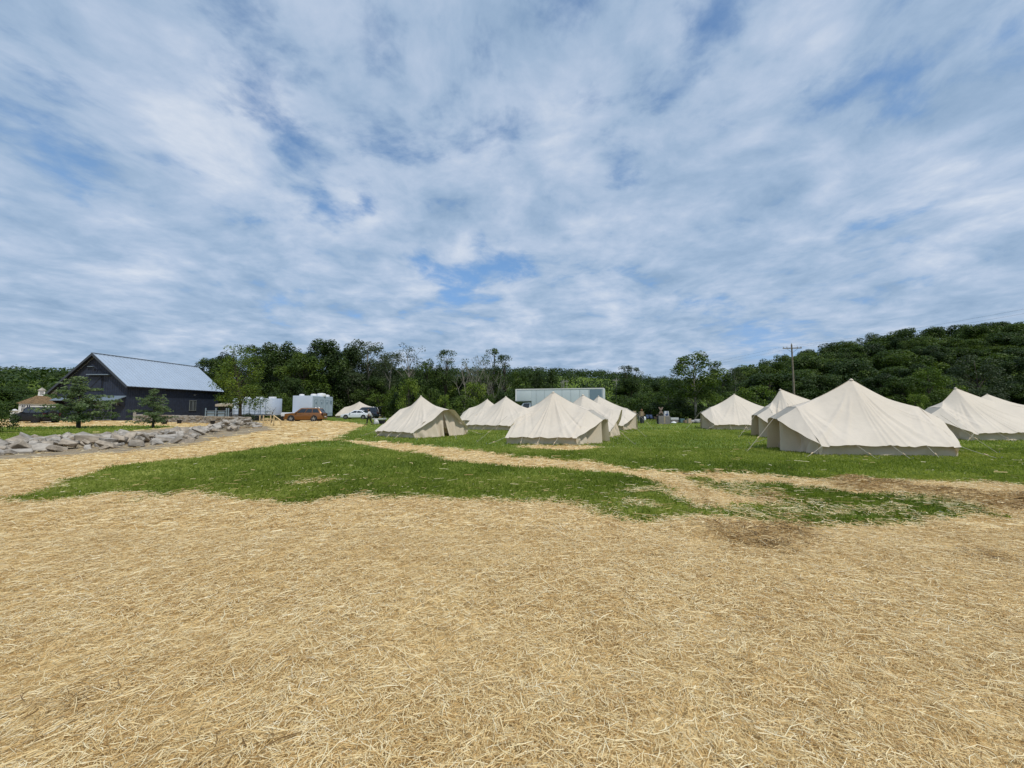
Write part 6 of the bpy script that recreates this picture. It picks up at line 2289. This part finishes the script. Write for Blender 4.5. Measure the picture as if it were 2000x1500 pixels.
# row of boxes further right
carton(1311.5, 1325, 820.5, 826, .6, 'grey_carton', 'low grey box under the long white box right of the big carton', flaps=False, name='crate')
Yb = gp(1312, 826).y
zz = at(1312, 820.5, Yb).z
carton(1311, 1325.5, 816, 826, .55, 'white_wall', 'long white box lying on the low grey box', flaps=False, z0=zz + .05, Y=Yb, name='long_box')
p = gp(1316, 827)
o = thing('white_bag', 'small white bag on the grass before the long white box', 'bag', (p.x, p.y, 0))
mb = MB(); mb.lathe([(.2, 0), (.26, .06), (.2, .16), (.06, .22)], n=12); mb.v = [(x * 1.2, y, z + .01 * math.sin(20 * x)) for x, y, z in mb.v]; mb.build('bag_body', MATS['white_plastic'], o, True, 60)
mb = MB(); mb.tube([(-.06, 0, .2), (0, 0, .27), (.06, 0, .2)], .012, 5); mb.build('knot', MATS['white_plastic'], o)
carton(1328.5, 1337, 818.5, 826, .45, 'teal_plastic', 'teal plastic box in the middle of the row of boxes', flaps=False, name='storage_box', rz=.2)
carton(1337.5, 1344, 821, 826.5, .5, 'carton', 'low brown box between the teal box and the pale carton')
carton(1344.5, 1350.5, 818, 827, .45, 'carton_pale', 'pale standing carton right of the low brown box')
for px, s_, lab in ((1353, 1.0, 'grey white bundle left of the pair beside the pale carton'), (1360.5, 1.25, 'grey white bundle right of the pair, nearest the rope of the right tents')):
    p = gp(px, 826.5)
    o = thing('canvas_bundle', lab, 'bundle', (p.x, p.y, 0), rg.uniform(0, 1), 'grey white bundles by the boxes')
    mb = MB(); mb.lathe([(.20 * s_, 0), (.27 * s_, .10), (.25 * s_, .26 * s_), (.12 * s_, .36 * s_)], n=12)
    mb.v = [(x * 1.15 + .03 * math.sin(12 * z + 6 * y), y + .03 * math.sin(10 * x), z) for x, y, z in mb.v]
    mb.build('bundle_body', MATS['grey_cloth'], o, True, 60)
    mb = MB(); mb.lathe([(.285 * s_, .12), (.30 * s_, .14), (.285 * s_, .16)], n=12); mb.build('strap', MATS['gap_dark'], o)
carton(1365, 1380, 821, 825.5, .5, 'grey_carton', 'long low dark box under the white board', flaps=False, name='crate')
Yb = gp(1366, 825.5).y
p = at(1373, 820.2, Yb)
bdo = thing('white_board', 'white board lying on the long low dark box', 'board', (p.x, Yb + .25, at(1366, 821, Yb).z + .06))
mb = MB(); mb.bevbox((0, 0, .03), (1.0, .6, .06), .012); mb.build('board_body', MATS['white_plastic'], bdo)
mb = MB(); mb.box((0, -.302, .03), (.9, .01, .03)); mb.build('edge_strip', MATS['trim_grey'], bdo)
carton(1377.5, 1384, 810.5, 825, .5, 'carton_pale', 'tall tan carton half behind the left porch of the tent by the roadside tree', Y=47)
# board lying by the rear tent, white bags left of it
p = gp(1227, 825.5)
o = thing('white_plank', 'short white plank lying on the grass beside the rear tent of the row', 'plank', (p.x, p.y, 0), .15)
mb = MB(); mb.box((0, 0, .05), (.62, .2, .08)); mb.build('plank_body', MATS['white_plastic'], o)
mb = MB(); mb.box((0, 0, .092), (.5, .04, .006)); mb.build('groove', MATS['trim_grey'], o)
for px, sx, lab in ((901.5, 1.0, 'round white bag on the grass left of the flat one, between the tents'), (909.5, 1.5, 'flat white bag on the grass at the corner of the tent behind')):
    p = gp(px, 821)
    o = thing('white_bag', lab, 'bag', (p.x, p.y, 0), 0, 'white bags lying between the tents')
    mb = MB(); mb.lathe([(.16, 0), (.22, .06), (.18, .17), (.05, .22)], n=12); mb.v = [(x * sx, y, z / sx ** .5 + .008 * math.sin(22 * x + 9 * y)) for x, y, z in mb.v]; mb.build('bag_body', MATS['white_plastic'], o, True, 60)
    mb = MB(); mb.tube([(-.05, 0, .19), (0, 0, .25), (.05, 0, .19)], .012, 5); mb.build('knot', MATS['white_plastic'], o)
